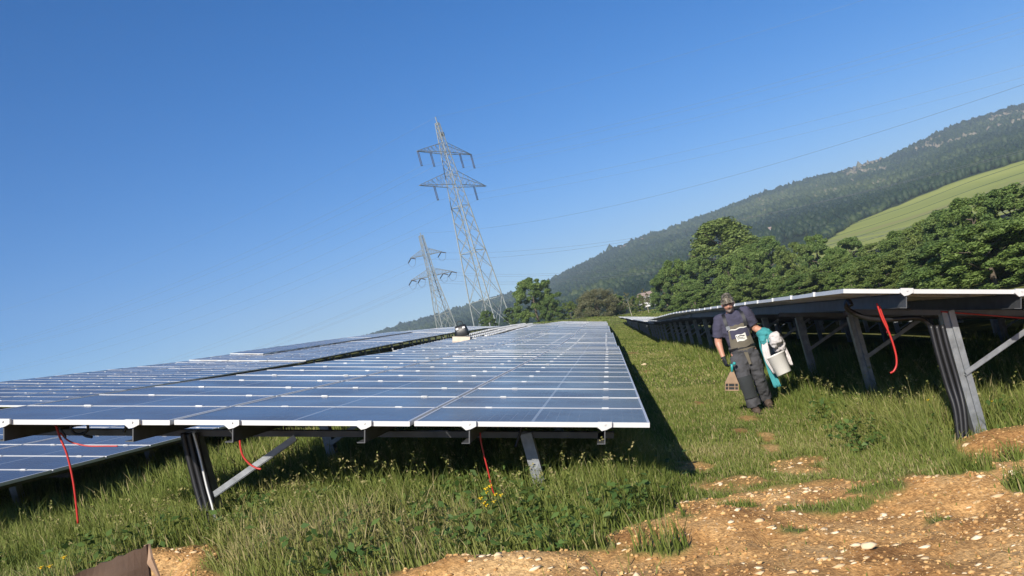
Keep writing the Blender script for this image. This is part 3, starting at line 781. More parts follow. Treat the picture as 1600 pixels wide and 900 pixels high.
def solar_table(label, group, x, y0, n, z0, z1, detail=True, skip=(), loose=(), post0=0.9, ends=False, upost=4.05, edgeclips=False):
    L = n * (PW + ROWGAP)
    p = (z1 - z0) / L
    zb = gz(x - 2.4, y0 + L / 2)
    o = empty('solar_table', (x, y0, z0), label, 'solar table', group)
    rot = Euler((0, TILT, 0)).to_matrix() @ Euler((math.atan(p), 0, 0)).to_matrix()
    if detail:
        for k in range(n):
            for c in range(3):
                if (k, c) in skip: continue
                q = link('solar_panel', PANEL, o)
                e = rot.to_euler()
                dn = 0
                q.location = slope_pt(c * (PL + COLGAP), k * (PW + ROWGAP), 0, p)
                q.rotation_euler = (e.x + rng.normal(0, 0.0022), e.y + rng.normal(0, 0.0012), e.z)
                if (k, c) in loose:
                    q.location += Vector((0, 0, 0.05)); q.rotation_euler.z -= 0.10
                link('glass', GLASS, q)
    else:
        mb = MB(); mg = MB()
        for k in range(n):
            for c in range(3):
                if (k, c) in skip: continue
                ang = 0.0; lift = 0.0
                jx = rng.normal(0, 0.003)
                if (k, c) in loose: ang = -0.10; lift = 0.06
                mt = Matrix.Translation(slope_pt(c * (PL + COLGAP), k * (PW + ROWGAP), lift, p)) @ (rot @ Euler((jx, 0, 0)).to_matrix()).to_4x4() @ Matrix.Rotation(ang, 4, 'Z')
                for me, dst in ((PANEL, mb), (GLASS, mg)):
                    vv = [mt @ w.co for w in me.vertices]
                    ms = [pp.material_index for pp in me.polygons]
                    dst.add(vv, [tuple(pp.vertices) for pp in me.polygons])
                    dst.M[-len(ms):] = ms
        mb.build('panel_frame', M['alu'], o)
        g = mg.build('glass_surface', [M['glass'], M['backsheet']], o)
    # rails along the row
    for u in RAILU:
        r = MB()
        for (a, b) in (((-0.004, -0.155), (0.004, -FT)), ((0.004, -0.155), (0.055, -0.149)), ((0.004, -FT - 0.006), (0.055, -FT - 0.001))):
            v = []
            for vv in (-0.012, L):
                for (uu, nn) in ((a[0], a[1]), (b[0], a[1]), (b[0], b[1]), (a[0], b[1])):
                    v.append(slope_pt(u + uu, vv, nn, p))
            r.add(v, [(0, 1, 2, 3), (7, 6, 5, 4), (0, 4, 5, 1), (1, 5, 6, 2), (2, 6, 7, 3), (3, 7, 4, 0)])
        r.build('rail', M['steel'], o)
    if skip and not detail:
        mc = MB()
        for k in range(n):
            for i, u in enumerate(RAILU):
                if (k, i // 2) not in skip: continue
                v0 = k * (PW + ROWGAP) + 0.1 * (i % 2)
                v8 = [slope_pt(u + a, v0 + b, nn, p) for nn in (-0.034, 0.075) for (a, b) in ((-0.11, 0.0), (0.11, 0.0), (0.11, 0.55), (-0.11, 0.55))]
                mc.add(v8, [(3, 2, 1, 0), (4, 5, 6, 7), (0, 1, 5, 4), (1, 2, 6, 5), (2, 3, 7, 6), (3, 0, 4, 7)])
        tag(mc.build('clamp', M['alu'], o), kind='stuff')
    # frames every 3 m: rafter, two posts, brace
    v = post0; kf = 0
    while v < L - 0.3:
        rf = MB()
        for (a0, a1) in ((-0.04, -0.034), (0.034, 0.04)):
            vv = []
            for uu in (0.25, 4.93):
                for (w, nn) in ((a0, -0.205), (a1, -0.205), (a1, -0.157), (a0, -0.157)):
                    vv.append(slope_pt(uu, v + w, nn, p))
            rf.add(vv, [(0, 1, 2, 3), (7, 6, 5, 4), (0, 4, 5, 1), (1, 5, 6, 2), (2, 6, 7, 3), (3, 7, 4, 0)])
        vv = [slope_pt(uu, v + w, nn, p) for uu in (0.25, 4.93) for (w, nn) in ((-0.034, -0.167), (0.034, -0.167), (0.034, -0.1575), (-0.034, -0.1575))]
        rf.add(vv, [(0, 1, 2, 3), (7, 6, 5, 4), (0, 4, 5, 1), (1, 5, 6, 2), (2, 6, 7, 3), (3, 7, 4, 0)])
        rf.build('rafter', M['steel'], o)
        for (u, w) in ((0.95, 0.085), (upost, 0.095)):
            top = slope_pt(u, v, -0.17, p)
            zg = gz(x + top.x, y0 + v) - z0 - 0.25
            ps = MB(); hw = w / 2
            yy = 0.045
            ps.box((top.x - hw, v - yy - 0.006, zg), (top.x - hw + 0.008, v + yy, top.z))
            ps.box((top.x - hw + 0.008, v - yy - 0.006, zg), (top.x + hw - 0.035, v - yy + 0.002, top.z))
            ps.box((top.x + hw - 0.035, v - yy - 0.028, zg), (top.x + hw, v - yy - 0.020, top.z))
            ps.box((top.x + hw - 0.043, v - yy - 0.028, zg), (top.x + hw - 0.035, v - yy + 0.002, top.z))
            ps.box((top.x + hw - 0.0, v - yy - 0.028, zg), (top.x + hw + 0.008, v + yy, top.z))
            ps.build('post', M['galv'], o)
            if u > 2:
                br = MB()
                a_ = Vector((top.x + hw + 0.008, v - yy - 0.05, top.z - 0.52)); b_ = slope_pt(u - 0.85, v - yy - 0.05, -0.20, p)
                br.bar(a_ + Vector((-0.06, 0, -0.03)), b_, 0.007, 0.042, up=(0, 0, 1))
                br.bar(a_ + Vector((-0.06, 0.025, -0.055)), b_ + Vector((0, 0.025, -0.026)), 0.045, 0.006)
                br.build('brace', M['galv'], o)
        v += 3.0; kf += 1
    # clamps: front end clamps and mid clamps at every joint
    if ends:
        for u in RAILU:
            ec = MB()
            vv = [slope_pt(u + a, w, b, p) for w in (-0.026, -0.002) for (a, b) in ((-0.05, 0.006), (0.05, 0.006), (0.055, -0.030), (0.022, -0.058), (-0.012, -0.050), (-0.05, -0.03))]
            ec.add(vv, [(5, 4, 3, 2, 1, 0), (6, 7, 8, 9, 10, 11)] + [(i, (i + 1) % 6, 6 + (i + 1) % 6, 6 + i) for i in range(6)])
            ec.tube([slope_pt(u, -0.034, -0.012, p), slope_pt(u, -0.026, -0.012, p)], 0.008, 8)
            ec.build('end_clamp', M['alu'], o)
    if detail:
        rest = MB()
        for k in range(1, n):
            for i, u in enumerate(RAILU):
                c = i // 2
                if (k, c) in skip or (k - 1, c) in skip: continue
                vv0 = k * (PW + ROWGAP) - ROWGAP / 2
                one = MB() if k <= 8 else rest
                v8 = [slope_pt(u + a, vv0 + b, nn, p) for nn in (0.001, 0.007) for (a, b) in ((-0.028, -0.015), (0.028, -0.015), (0.028, 0.015), (-0.028, 0.015))]
                one.add(v8, [(3, 2, 1, 0), (4, 5, 6, 7), (0, 1, 5, 4), (1, 2, 6, 5), (2, 3, 7, 6), (3, 0, 4, 7)])
                if k <= 8: one.build('clamp', M['alu'], o)
        if edgeclips:
            for k in range(1, n):
                v0 = k * (PW + ROWGAP) - ROWGAP / 2; u = 3 * PL + 2 * COLGAP
                ec = MB()
                v8 = [slope_pt(u + a, v0 + b, nn, p) for nn in (-0.037, 0.004) for (a, b) in ((-0.01, -0.02), (0.014, -0.02), (0.014, 0.02), (-0.01, 0.02))]
                ec.add(v8, [(3, 2, 1, 0), (4, 5, 6, 7), (0, 1, 5, 4), (1, 2, 6, 5), (2, 3, 7, 6), (3, 0, 4, 7)])
                ec.build('edge_clip', M['alu'], o)
        if rest.n:
            tag(rest.build('clamp', M['alu'], o), kind='stuff')
    return o

GA = 'solar tables of the row left of the path'
GB = 'solar tables of the row right of the path'
GC = 'solar tables of the second row up the slope'
GD = 'solar tables of the uppermost row'
solar_table('near blue table left of the path, its white front edge facing us', GA, 0.09, 6.30, 18, 1.07, 1.06, True, post0=0.72, ends=True, upost=3.60)
solar_table('second table of the row left of the path, behind the near one', GA, 0.05, 24.75, 18, 1.03, 1.17, True, post0=0.3, upost=3.60)
solar_table('third table of the row left of the path, rising gently', GA, -0.05, 43.25, 18, 1.19, 1.42, False)
solar_table('fourth table of the row left of the path, pale with reflected sky', GA, -0.12, 61.75, 18, 1.44, 1.56, False)
solar_table('last table of the row left of the path, ending at the grass', GA, -0.2, 80.2, 18, 1.57, 1.66, False)
XB = 1.97 + 5.02 * ct
H3 = 5.04 * st_
solar_table('near table right of the path seen from below behind the worker', GB, XB, 7.10, 18, 1.575 - H3, 1.53 - H3, True, post0=0.6, ends=True, upost=4.06, edgeclips=True)
solar_table('second table of the row right of the path, seen from below', GB, XB - 0.02, 25.5, 18, 1.53 - H3, 1.31 - H3, True, post0=0.2, upost=4.2, edgeclips=True)
solar_table('third table right of the path, at the dip of the row', GB, XB - 0.2, 44.0, 18, 1.30 - H3, 1.40 - H3, False)
solar_table('fourth table right of the path, rising out of the dip', GB, XB - 0.3, 62.5, 18, 1.41 - H3, 1.56 - H3, False)
solar_table('fifth table right of the path, its pale top just showing', GB, XB - 0.4, 81.0, 18, 1.57 - H3, 1.70 - H3, False)
solar_table('last table right of the path, farthest along the grass', GB, XB - 0.5, 99.5, 18, 1.71 - H3, 1.84 - H3, False)
GE = 'solar tables of the lowest row on the right'
XE = 7.05 + 5.02 * ct
solar_table('near table of the lowest row, in the dark beyond the right table', GE, XE, 6.0, 18, 0.38 - H3, 0.34 - H3, False)
solar_table('second table of the lowest row, far in the dark under the right row', GE, XE, 24.5, 18, 0.34 - H3, 0.14 - H3, False)
solar_table('third table of the lowest row, hardly seen between the posts', GE, XE, 43.0, 18, 0.13 - H3, 0.2 - H3, False)
solar_table('near table of the second row, its blue glass showing under the near table', GC, -6.29, 6.6, 18, 1.93, 1.74, True, post0=0.8)
solar_table('second table of the second row, hidden but for its upper edge', GC, -6.29, 25.0, 18, 1.72, 1.74, True)
solar_table('third table of the second row, its upper panels lying loose', GC, -6.29, 43.5, 18, 1.80, 2.13, False, loose={(k, 2) for k in range(2, 18)})
solar_table('fourth table of the second row, bare rails where panels are missing', GC, -6.29, 62.0, 18, 2.22, 2.56, False, skip={(k, 2) for k in range(18)} | {(k, 1) for k in range(4, 18)})
solar_table('fifth table of the second row, half covered with panels', GC, -6.29, 80.5, 18, 2.58, 2.82, False, skip={(k, 2) for k in range(18)} | {(k, 1) for k in range(18)})
solar_table('last table of the second row, near the bright green tree', GC, -6.29, 99.0, 18, 2.84, 3.0, False, skip={(k, 2) for k in range(18)})
solar_table('nearest table of the uppermost row, on the left edge', GD, -13.2, 20.0, 18, 3.50, 3.62, True)
solar_table('second table of the uppermost row, with lifted top panels', GD, -13.2, 38.6, 18, 3.66, 4.02, True, loose={(k, 2) for k in range(4, 18)})
solar_table('third table of the uppermost row, below the shorter pylon', GD, -13.2, 57.2, 18, 4.03, 4.34, False, loose={(k, 2) for k in range(18)})
solar_table('fourth table of the uppermost row, dull with reflected sky', GD, -13.2, 75.7, 18, 4.36, 4.50, False)
solar_table('last table of the uppermost row, in front of the taller pylon', GD, -13.2, 94.2, 18, 4.51, 4.60, False)

# ------------------------------------------------------------------ stuff lying on the second row
yb = 57.0
zc = 1.80 + (2.13 - 1.80) * (yb - 43.5) / 18.4
def on_row2(u, yy, n=0.0):
    q = slope_pt(u, 0, n, 0); return Vector((-6.29 + q.x, yy, 1.80 + (2.13 - 1.80) * (yy - 43.5) / 18.4 + q.z))
b = on_row2(3.3, yb, 0.10)
cb = empty('cardboard_box', b, 'long pale cardboard box lying on the panels below the pylons', 'box')
MB().box((-0.56, -0.4, -0.05), (0.56, 0.4, 0.27), Matrix.Rotation(TILT, 4, 'Y')).build('carton', M['cardpale'], cb)
MB().box((-0.58, -0.42, 0.273), (0.58, 0.0, 0.285), Matrix.Rotation(TILT, 4, 'Y')).build('flap', M['cardpale'], cb)
b2 = b + Vector((0.12, 0.1, 0.25))
bag = empty('tool_bag', b2, 'black tool bag standing on top of the long pale box', 'bag')
mb = MB()
ring = []
for (zz, a_, c_) in ((0, 0.40, 0.22), (0.08, 0.43, 0.25), (0.4, 0.42, 0.24), (0.66, 0.38, 0.16), (0.76, 0.34, 0.08)):
    ring.append([(math.copysign(abs(math.cos(t)) ** 0.5, math.cos(t)) * a_, math.copysign(abs(math.sin(t)) ** 0.5, math.sin(t)) * c_, zz) for t in [2 * math.pi * k / 20 for k in range(20)]])
vv = [p for r_ in ring for p in r_]
ff = [(i * 20 + k, i * 20 + (k + 1) % 20, (i + 1) * 20 + (k + 1) % 20, (i + 1) * 20 + k) for i in range(4) for k in range(20)] + [tuple(range(80, 100)), tuple(reversed(range(20)))]
mb.add(vv, ff, True); mb.build('bag_body', M['black'], bag)
MB().tube(spline([(-0.2, 0, 0.72), (-0.14, 0, 0.98), (0.14, 0, 0.98), (0.2, 0, 0.72)], 6), 0.025, 6).build('handle', M['black'], bag)
MB().box((-0.30, -0.275, 0.5), (-0.12, -0.25, 0.62)).build('patch', M['white'], bag)
MB().box((0.14, -0.275, 0.5), (0.30, -0.25, 0.62)).build('patch', M['white'], bag)

# ------------------------------------------------------------------ cables
def cable(name, pts, r, m, label, cat, group=None, n=8):
    mb = MB(); mb.tube(spline(pts, n), r, 8)
    return tag(mb.build(name, M[m]), label, cat, group)
def PT(px, py, Y):   # world point at depth Y measured off the photograph once
    dx, dy = px - 950, 499 - py
    return Vector(((cr * dx + sr * dy) / 1380 * Y, Y, CAMZ + (-sr * dx + cr * dy) / 1380 * Y))
GR = 'red cables hanging under the tables'
def red(pts, Y, lab, r=0.0075, dy=0.0):
    cable('red_cable', [PT(a, b, Y + k * dy) for k, (a, b) in enumerate(pts)], r, 'red', lab, 'cable', GR)
red([(87, 664), (93, 682), (104, 708), (113, 745), (118, 780), (122, 818)], 6.6, 'long red cable hanging to the ground at the left edge')
red([(94, 676), (106, 688), (122, 694), (140, 697), (168, 697), (184, 697)], 6.65, 'short red cable curling right under the left end of the near table', 0.006)
red([(376, 676), (375, 692), (379, 711), (389, 724), (400, 731), (408, 733)], 6.55, 'red cable curling up beside the brace of the near table')
red([(750, 676), (752, 693), (758, 718), (764, 742), (769, 764), (774, 775)], 6.6, 'thin red cable hanging into the grass by the yellow flowers', 0.006)
red([(1370, 474), (1378, 497), (1390, 522), (1399, 550), (1401, 568), (1397, 579), (1391, 583)], 7.3, 'red cable loop hanging from the near rail of the right table', 0.0085)
red([(1374, 478), (1380, 495), (1387, 512), (1386, 520)], 7.34, 'short red cable end beside the hanging red loop at right', 0.007)
red([(1470, 487), (1510, 490), (1560, 494), (1610, 498)], 7.65, 'red cable strung along under the right table towards the edge', 0.006)
GK = 'black cables under the tables'
def blk(pts, Y, lab, r=0.010, dy=0.0):
    cable('black_cable', [PT(a, b, Y + k * dy) for k, (a, b) in enumerate(pts)], r, 'black', lab, 'cable', GK)
blk([(110, 662), (112, 672), (119, 678), (130, 678), (137, 671), (136, 662), (131, 660)], 6.55, 'black cable loop under the left end of the near table')
blk([(92, 668), (97, 674), (102, 682), (101, 684)], 6.55, 'black cable tail beside the long red cable', 0.008)
blk([(128, 676), (134, 681), (144, 683)], 6.56, 'short black plug end under the black loop', 0.011)
blk([(197, 660), (197, 668), (194, 675)], 6.55, 'short black cable stub under the near table', 0.012)
blk([(815, 662), (813, 675), (808, 692), (806, 698)], 6.75, 'black cable bundle dangling beside the silver front post', 0.011)
blk([(1330, 478), (1325, 470), (1322, 480), (1336, 490), (1360, 498), (1395, 499), (1430, 497), (1446, 502), (1456, 516)], 7.35, 'thick black cable sweeping from the rail to the right post', 0.022, 0.03)
blk([(1416, 468), (1411, 476), (1416, 483), (1423, 482)], 7.4, 'small black cable loop beside the rail end at right', 0.010)
# black conduits running down the two near posts
GN = 'black conduits on the near posts'
for k, dx in enumerate((0, 9, 19)):
    cable('cable_conduit', [PT(286 + dx, 676, 6.93), PT(294 + dx, 712, 6.93), PT(306 + dx, 760, 6.92), PT(317 + dx * 0.9, 800, 6.9), PT(327 + dx * 0.5, 845, 6.86)], 0.023, 'black',
          '%s black conduit on the left post of the near table' % ('leftmost', 'middle', 'rightmost')[k], 'conduit', GN)
cable('lit_flange_strip', [PT(302, 676, 6.90), PT(312, 712, 6.90), PT(323, 760, 6.90), PT(334, 800, 6.88), PT(338, 830, 6.86)], 0.009, 'alu', 'added bright strip standing for the sunlit post flange, beside the black conduits of the left post', 'metal strip', None)  # bright strip added to stand for sunlight on the post's flange edge
for k, dx in enumerate((0, 9, 18)):
    cable('cable_conduit', [PT(1454 + dx, 508, 7.52), PT(1464 + dx, 548, 7.50), PT(1479 + dx, 600, 7.47), PT(1492 + dx * 0.8, 640, 7.43), PT(1498 + dx * 0.7, 690, 7.4)], 0.023, 'black',
          '%s black conduit on the near post of the right table' % ('leftmost', 'middle', 'rightmost')[k], 'conduit', GN)

# ------------------------------------------------------------------ cardboard in the foreground
cd = empty('cardboard_sheet', PT(200, 905, 4.0), 'brown torn cardboard sheet leaning in the bottom left corner', 'cardboard')
o0 = cd.location
tl, tr_, br_ = PT(92, 908, 4.0), PT(232, 851, 4.15), PT(238, 935, 4.12)
bl = PT(60, 1010, 4.0); br2 = PT(240, 1010, 4.12)
nn = 14
vv = []; 
for j in range(6):
    for i in range(nn + 1):
        t = i / nn; s_ = j / 5
        p = (tl.lerp(tr_, t)).lerp(bl.lerp(br2, t), s_)
        p += Vector((0, 0.02 * math.sin(t * 5 + s_ * 3), 0.006 * math.sin(i * 2.3) * (j == 0)))
        vv.append(p - o0)
nb = len(vv)
vv += [p + Vector((0.004, 0.012, 0)) for p in vv]
W_ = nn + 1
ff = []
for j in range(5):
    for i in range(nn):
        a_ = j * W_ + i
        ff.append((a_, a_ + W_, a_ + W_ + 1, a_ + 1)); ff.append((nb + a_, nb + a_ + 1, nb + a_ + W_ + 1, nb + a_ + W_))
for i in range(nn): ff.append((i, i + 1, nb + i + 1, nb + i))
for j in range(5): a_ = j * W_ + nn; ff.append((a_, a_ + W_, nb + a_ + W_, nb + a_))
MB().add(vv, ff).build('board', M['card'], cd)
t0 = tr_ - o0
MB().add([t0 + Vector((0.004, -0.004, 0.005)), t0 + Vector((0.012, -0.03, -0.06)), t0 + Vector((0.018, -0.012, -0.19)), t0 + Vector((-0.02, -0.02, -0.08)), t0 + Vector((-0.016, -0.012, 0.004)),
          t0 + Vector((0.008, 0.002, 0.002)), t0 + Vector((0.018, -0.02, -0.06)), t0 + Vector((0.022, -0.006, -0.185))],
         [(0, 4, 3, 1), (1, 3, 2), (0, 1, 6, 5), (1, 2, 7, 6)]).build('torn_edge', M['tan2'], cd)
# ------------------------------------------------------------------ the worker
def fuse(name, mb, voxel, m, parent=None, smooth=6, wrinkle=0.0, wscale=9.0, seed=0):
    """join overlapping closed shapes into one continuous surface"""
    me = bpy.data.meshes.new('tmp'); me.from_pydata(mb.V, [], mb.F); me.update()
    o = link('tmp', me)
    r = o.modifiers.new('r', 'REMESH'); r.mode = 'VOXEL'; r.voxel_size = voxel
    s = o.modifiers.new('s', 'SMOOTH'); s.iterations = smooth; s.factor = 0.5
    dg = bpy.context.evaluated_depsgraph_get()
    out = bpy.data.meshes.new_from_object(o.evaluated_get(dg))
    bpy.data.objects.remove(o); bpy.data.meshes.remove(me)
    out.name = name; out.materials.clear(); out.materials.append(m)
    n = len(out.vertices)
    co = np.zeros(n * 3, np.float32); out.vertices.foreach_get('co', co); co = co.reshape(-1, 3)
    if wrinkle:
        no = np.zeros(n * 3, np.float32); out.vertices.foreach_get('normal', no); no = no.reshape(-1, 3)
        w = fbm(co[:, 0] * wscale * 1.4 + co[:, 1] * wscale, co[:, 2] * wscale * 2.0 + co[:, 0] * 5, 3, seed) - 0.5
        w2 = np.abs(fbm(co[:, 0] * wscale * 2 + 3, co[:, 2] * wscale * 3 + co[:, 1] * 9, 2, seed + 5) - 0.5)
        co = co + no * ((w * 2 - w2 * 1.5) * wrinkle)[:, None]
        out.vertices.foreach_set('co', co.ravel())
    out.polygons.foreach_set('use_smooth', np.ones(len(out.polygons), bool))
    out.update()
    return link(name, out, parent)

def loft(mb, rings, seg=20):
    """rings: (cx, cy, z, rx, ry)"""
    v = []; k = len(rings)
    for (cx, cy, z, rx, ry) in rings:
        for i in range(seg):
            t = 2 * math.pi * i / seg
            v.append((cx + rx * math.cos(t), cy + ry * math.sin(t), z))
    f = [(j * seg + i, j * seg + (i + 1) % seg, (j + 1) * seg + (i + 1) % seg, (j + 1) * seg + i) for j in range(k - 1) for i in range(seg)]
    f += [tuple(reversed(range(seg))), tuple((k - 1) * seg + i for i in range(seg))]
    return mb.add(v, f, True)

def ball(mb, c, r, sub=2):
    v, f = ico(sub); r = np.array(r if hasattr(r, '__len__') else (r, r, r))
    return mb.add(v * r + np.array(c), [tuple(int(i) for i in q) for q in f], True)

M['skin'] = mat('sunburnt_skin', (0.50, 0.25, 0.17), 0.5, 0, 0.12, 14, 0.05, 80)
M['beard'] = mat('grey_beard', (0.40, 0.31, 0.26), 0.9, 0, 0.3, 90, 0.3, 120)
M['shirt'] = mat('dark_blue_jersey', (0.050, 0.048, 0.080), 0.9, 0, 0.15, 9, 0.15, 60)
M['denim'] = mat('slate_work_cloth', (0.062, 0.062, 0.068), 0.9, 0, 0.18, 8, 0.2, 70)
M['knee'] = mat('knee_cloth', (0.026, 0.030, 0.032), 0.9, 0, 0.15, 10, 0.2, 70)
M['bib'] = mat('olive_bib_cloth', (0.135, 0.118, 0.088), 0.9, 0, 0.15, 10, 0.2, 70)
M['leather'] = mat('boot_leather', (0.085, 0.058, 0.042), 0.7, 0, 0.3, 12, 0.2, 40)
M['teal'] = mat('teal_cloth', (0.045, 0.27, 0.29), 0.85, 0, 0.12, 7, 0.15, 50)
M['tealplastic'] = mat('teal_plastic', (0.03, 0.30, 0.30), 0.4, 0, 0.05, 7)
M['paleclo'] = mat('pale_grey_cloth', (0.56, 0.53, 0.53), 0.85, 0, 0.08, 7, 0.15, 50)
M['tan'] = mat('tan_wood', (0.30, 0.20, 0.125), 0.7, 0, 0.15, 9)
M['badge'] = mat('badge_white', (0.74, 0.72, 0.66), 0.6, 0, 0.03, 9)
def camo():
    m, N, L, b = new_mat('camouflage_cloth')
    tc = N.new('ShaderNodeTexCoord'); nz = N.new('ShaderNodeTexNoise'); nz.inputs['Scale'].default_value = 26; nz.inputs['Detail'].default_value = 2
    L.new(tc.outputs['Object'], nz.inputs['Vector'])
    rp = N.new('ShaderNodeValToRGB'); rp.color_ramp.interpolation = 'CONSTANT'
    e = rp.color_ramp.elements; e.new(0.5); e.new(0.6)
    for k, (p, c) in enumerate(((0, (0.035, 0.033, 0.025)), (0.43, (0.12, 0.10, 0.07)), (0.52, (0.06, 0.05, 0.036)), (0.58, (0.21, 0.185, 0.145)))):
        e[k].position = p; e[k].color = (*c, 1)
    L.new(nz.outputs[0], rp.inputs[0]); L.new(rp.outputs[0], b.inputs['Base Color']); b.inputs['Roughness'].default_value = 0.9
    return m
M['camo'] = camo()

px_, py_ = 1.59, 11.6
pg = gz(px_, py_)
man = empty('person', (px_, py_, pg), 'worker in camouflage cap and grey bib overalls walking towards us, carrying a bucket', 'person')
HEADC = Vector((-0.035, -0.125, 1.497)); HT = Matrix.Rotation(R(11), 4, 'X') @ Matrix.Rotation(R(-8), 4, 'Z')
def head_pts(n_lat=26, n_lon=36, grow=0.0):
    v = []
    for i in range(n_lat + 1):
        ph = math.pi * i / n_lat
        for j in range(n_lon):
            th = 2 * math.pi * j / n_lon
            ux, uy, uz = math.sin(ph) * math.sin(th), -math.sin(ph) * math.cos(th), math.cos(ph)
            x, y, z = 0.076 * ux, 0.097 * uy, 0.120 * uz
            if uz < 0:
                x *= 1 - 0.30 * (-uz) ** 1.4
                if uy > 0: y *= 1 - 0.45 * (-uz)
                else: y *= 1 - 0.06 * (-uz)
            if uy < -0.2:
                def g(cx, cz, s): return math.exp(-((x - cx) ** 2 + (z - cz) ** 2) / s ** 2)
                y -= 0.026 * math.exp(-(x / 0.013) ** 2) * math.exp(-((z + 0.018) / 0.026) ** 2)
                y -= 0.012 * math.exp(-(x / 0.02) ** 2 - ((z + 0.034) / 0.012) ** 2)
                y += 0.012 * (g(0.031, 0.012, 0.018) + g(-0.031, 0.012, 0.018))
                y -= 0.006 * math.exp(-((z - 0.036) / 0.012) ** 2)
                y -= 0.008 * math.exp(-(x / 0.028) ** 2 - ((z + 0.098) / 0.02) ** 2)
                y += 0.005 * math.exp(-(x / 0.025) ** 2 - ((z + 0.066) / 0.006) ** 2)
                y -= 0.004 * (g(0.045, -0.03, 0.02) + g(-0.045, -0.03, 0.02))
            p = Vector((x, y, z))
            if grow: p += Vector((ux, uy, uz * 0.6)) * grow
            v.append(p)
    f = []
    for i in range(n_lat):
        for j in range(n_lon):
            a, b = i * n_lon + j, i * n_lon + (j + 1) % n_lon
            f.append((a, a + n_lon, b + n_lon, b))
    return v, f
def to_head(v): return [HEADC + (HT @ Vector(p)) for p in v]

body = MB()
v, f = head_pts(); body.add(to_head(v), f, True)
for s in (-1, 1): ball(body, HEADC + HT @ Vector((s * 0.076, 0.012, -0.005)), (0.013, 0.022, 0.033))
body.tube([(-0.02, -0.04, 1.30), (-0.024, -0.06, 1.39), (-0.03, -0.09, 1.46)], [0.068, 0.056, 0.056], 14)
loft(body, [(0.012, 0, 0.78, 0.13, 0.10), (0.01, -0.01, 0.95, 0.145, 0.105), (-0.002, -0.02, 1.15, 0.155, 0.11), (-0.01, -0.03, 1.30, 0.15, 0.095), (-0.018, -0.04, 1.36, 0.09, 0.07)])
SHR, ELR, WRR = Vector((-0.185, -0.02, 1.315)), Vector((-0.270, 0.015, 1.045)), Vector((-0.268, -0.055, 0.805))
SHL, ELL, WRL = Vector((0.172, -0.02, 1.33)), Vector((0.250, 0.035, 1.090)), Vector((0.405, -0.12, 0.935))
body.tube(spline([SHR, SHR.lerp(ELR, .5) + Vector((-.005, 0, 0)), ELR, ELR.lerp(WRR, .3) + Vector((-.004, -.006, 0)), WRR], 4), [0.058 - 0.0009 * i for i in range(9)] + [0.048, 0.049, 0.046, 0.042, 0.038, 0.034, 0.032, 0.031], 12)
body.tube(spline([SHL, SHL.lerp(ELL, .5), ELL, ELL.lerp(WRL, .35), WRL], 4), [0.058 - 0.0009 * i for i in range(9)] + [0.048, 0.049, 0.046, 0.042, 0.038, 0.034, 0.032, 0.031], 12)
for (a, b, c) in (((-0.075, 0, 0.85), (-0.075, -0.09, 0.47), (-0.052, -0.06, 0.09)), ((0.10, 0, 0.85), (0.13, 0.05, 0.47), (0.16, 0.245, 0.13))):
    body.tube(spline([a, Vector(a).lerp(Vector(b), .5), b, Vector(b).lerp(Vector(c), .4), c], 3), [0.088, 0.085, 0.08, 0.075, 0.070, 0.064, 0.058, 0.056, 0.056, 0.054, 0.048, 0.042, 0.038], 12)
fuse('body', body, 0.0065, M['skin'], man, 3)

# eyes, beard, cap
for s in (-1, 1):
    eb = MB(); ball(eb, HEADC + HT @ Vector((s * 0.030, -0.079, 0.012)), 0.0105); eb.build('eye', M['black'], man)
v, f = head_pts(grow=0.0065)
sel = [q for q in f if all((v[i].z < -0.050 and v[i].y < 0.004) for i in q) and not all(abs(v[i].x) < 0.022 and -0.074 < v[i].z < -0.058 for i in q)]
MB().add(to_head(v), sel, True).build('beard', M['beard'], man)
v, f = head_pts(grow=0.012)
sel = [q for q in f if all(v[i].z > 0.028 + 0.12 * max(0, v[i].y) * -0.4 for i in q)]
cap = MB()
vc = [Vector((p.x * (1 + 0.06 * math.sin(p.y * 60)), p.y, p.z + (0.018 if p.z > 0.09 else 0))) for p in v]
cap.add(to_head(vc), sel, True)
vb = []
for j in range(13):
    t = R(-62 + 124 * j / 12)
    for k, (rr_, zz) in enumerate(((1.0, 0.046), (1.2, 0.044), (1.36, 0.036))):
        vb.append((0.090 * math.sin(t) * (1 + (rr_ - 1) * 0.35), -0.108 * math.cos(t) - 0.105 * (rr_ - 1) * max(0.0, math.cos(t)) ** 0.7, zz - 0.014 * math.sin(t) ** 2))
vb2 = [(a, b, c - 0.004) for a, b, c in vb]
fb = []
nb = len(vb)
for j in range(12):
    for k in range(2):
        a = j * 3 + k; fb += [(a, a + 1, a + 4, a + 3), (nb + a, nb + a + 3, nb + a + 4, nb + a + 1)]
    fb.append((j * 3 + 2, nb + j * 3 + 2, nb + j * 3 + 5, j * 3 + 5))
cap.add(to_head(vb + vb2), fb, True)
cap.build('cap', M['camo'], man)

# shirt
RING = [(0.80, 0.012, 0.0, 0.158, 0.122), (0.92, 0.010, -0.005, 0.166, 0.128), (1.06, 0.0, -0.018, 0.176, 0.132), (1.18, -0.005, -0.026, 0.186, 0.132),
        (1.27, -0.010, -0.028, 0.188, 0.118), (1.335, -0.012, -0.032, 0.150, 0.092), (1.378, -0.018, -0.045, 0.078, 0.070)]
def ring_at(z):
    zs = [r_[0] for r_ in RING]
    return [float(np.interp(z, zs, [r_[k] for r_ in RING])) for k in range(1, 5)]
sh = MB()
loft(sh, [(a, b, z, c, d) for (z, a, b, c, d) in RING])
sh.tube(spline([SHR + Vector((0.06, 0, 0.005)), SHR, SHR.lerp(ELR, .45) + Vector((-.008, 0, 0)), SHR.lerp(ELR, .80) + Vector((-.006, 0, 0))], 4), [0.075] * 4 + [0.082] * 4 + [0.080, 0.080, 0.080, 0.081, 0.083], 14)
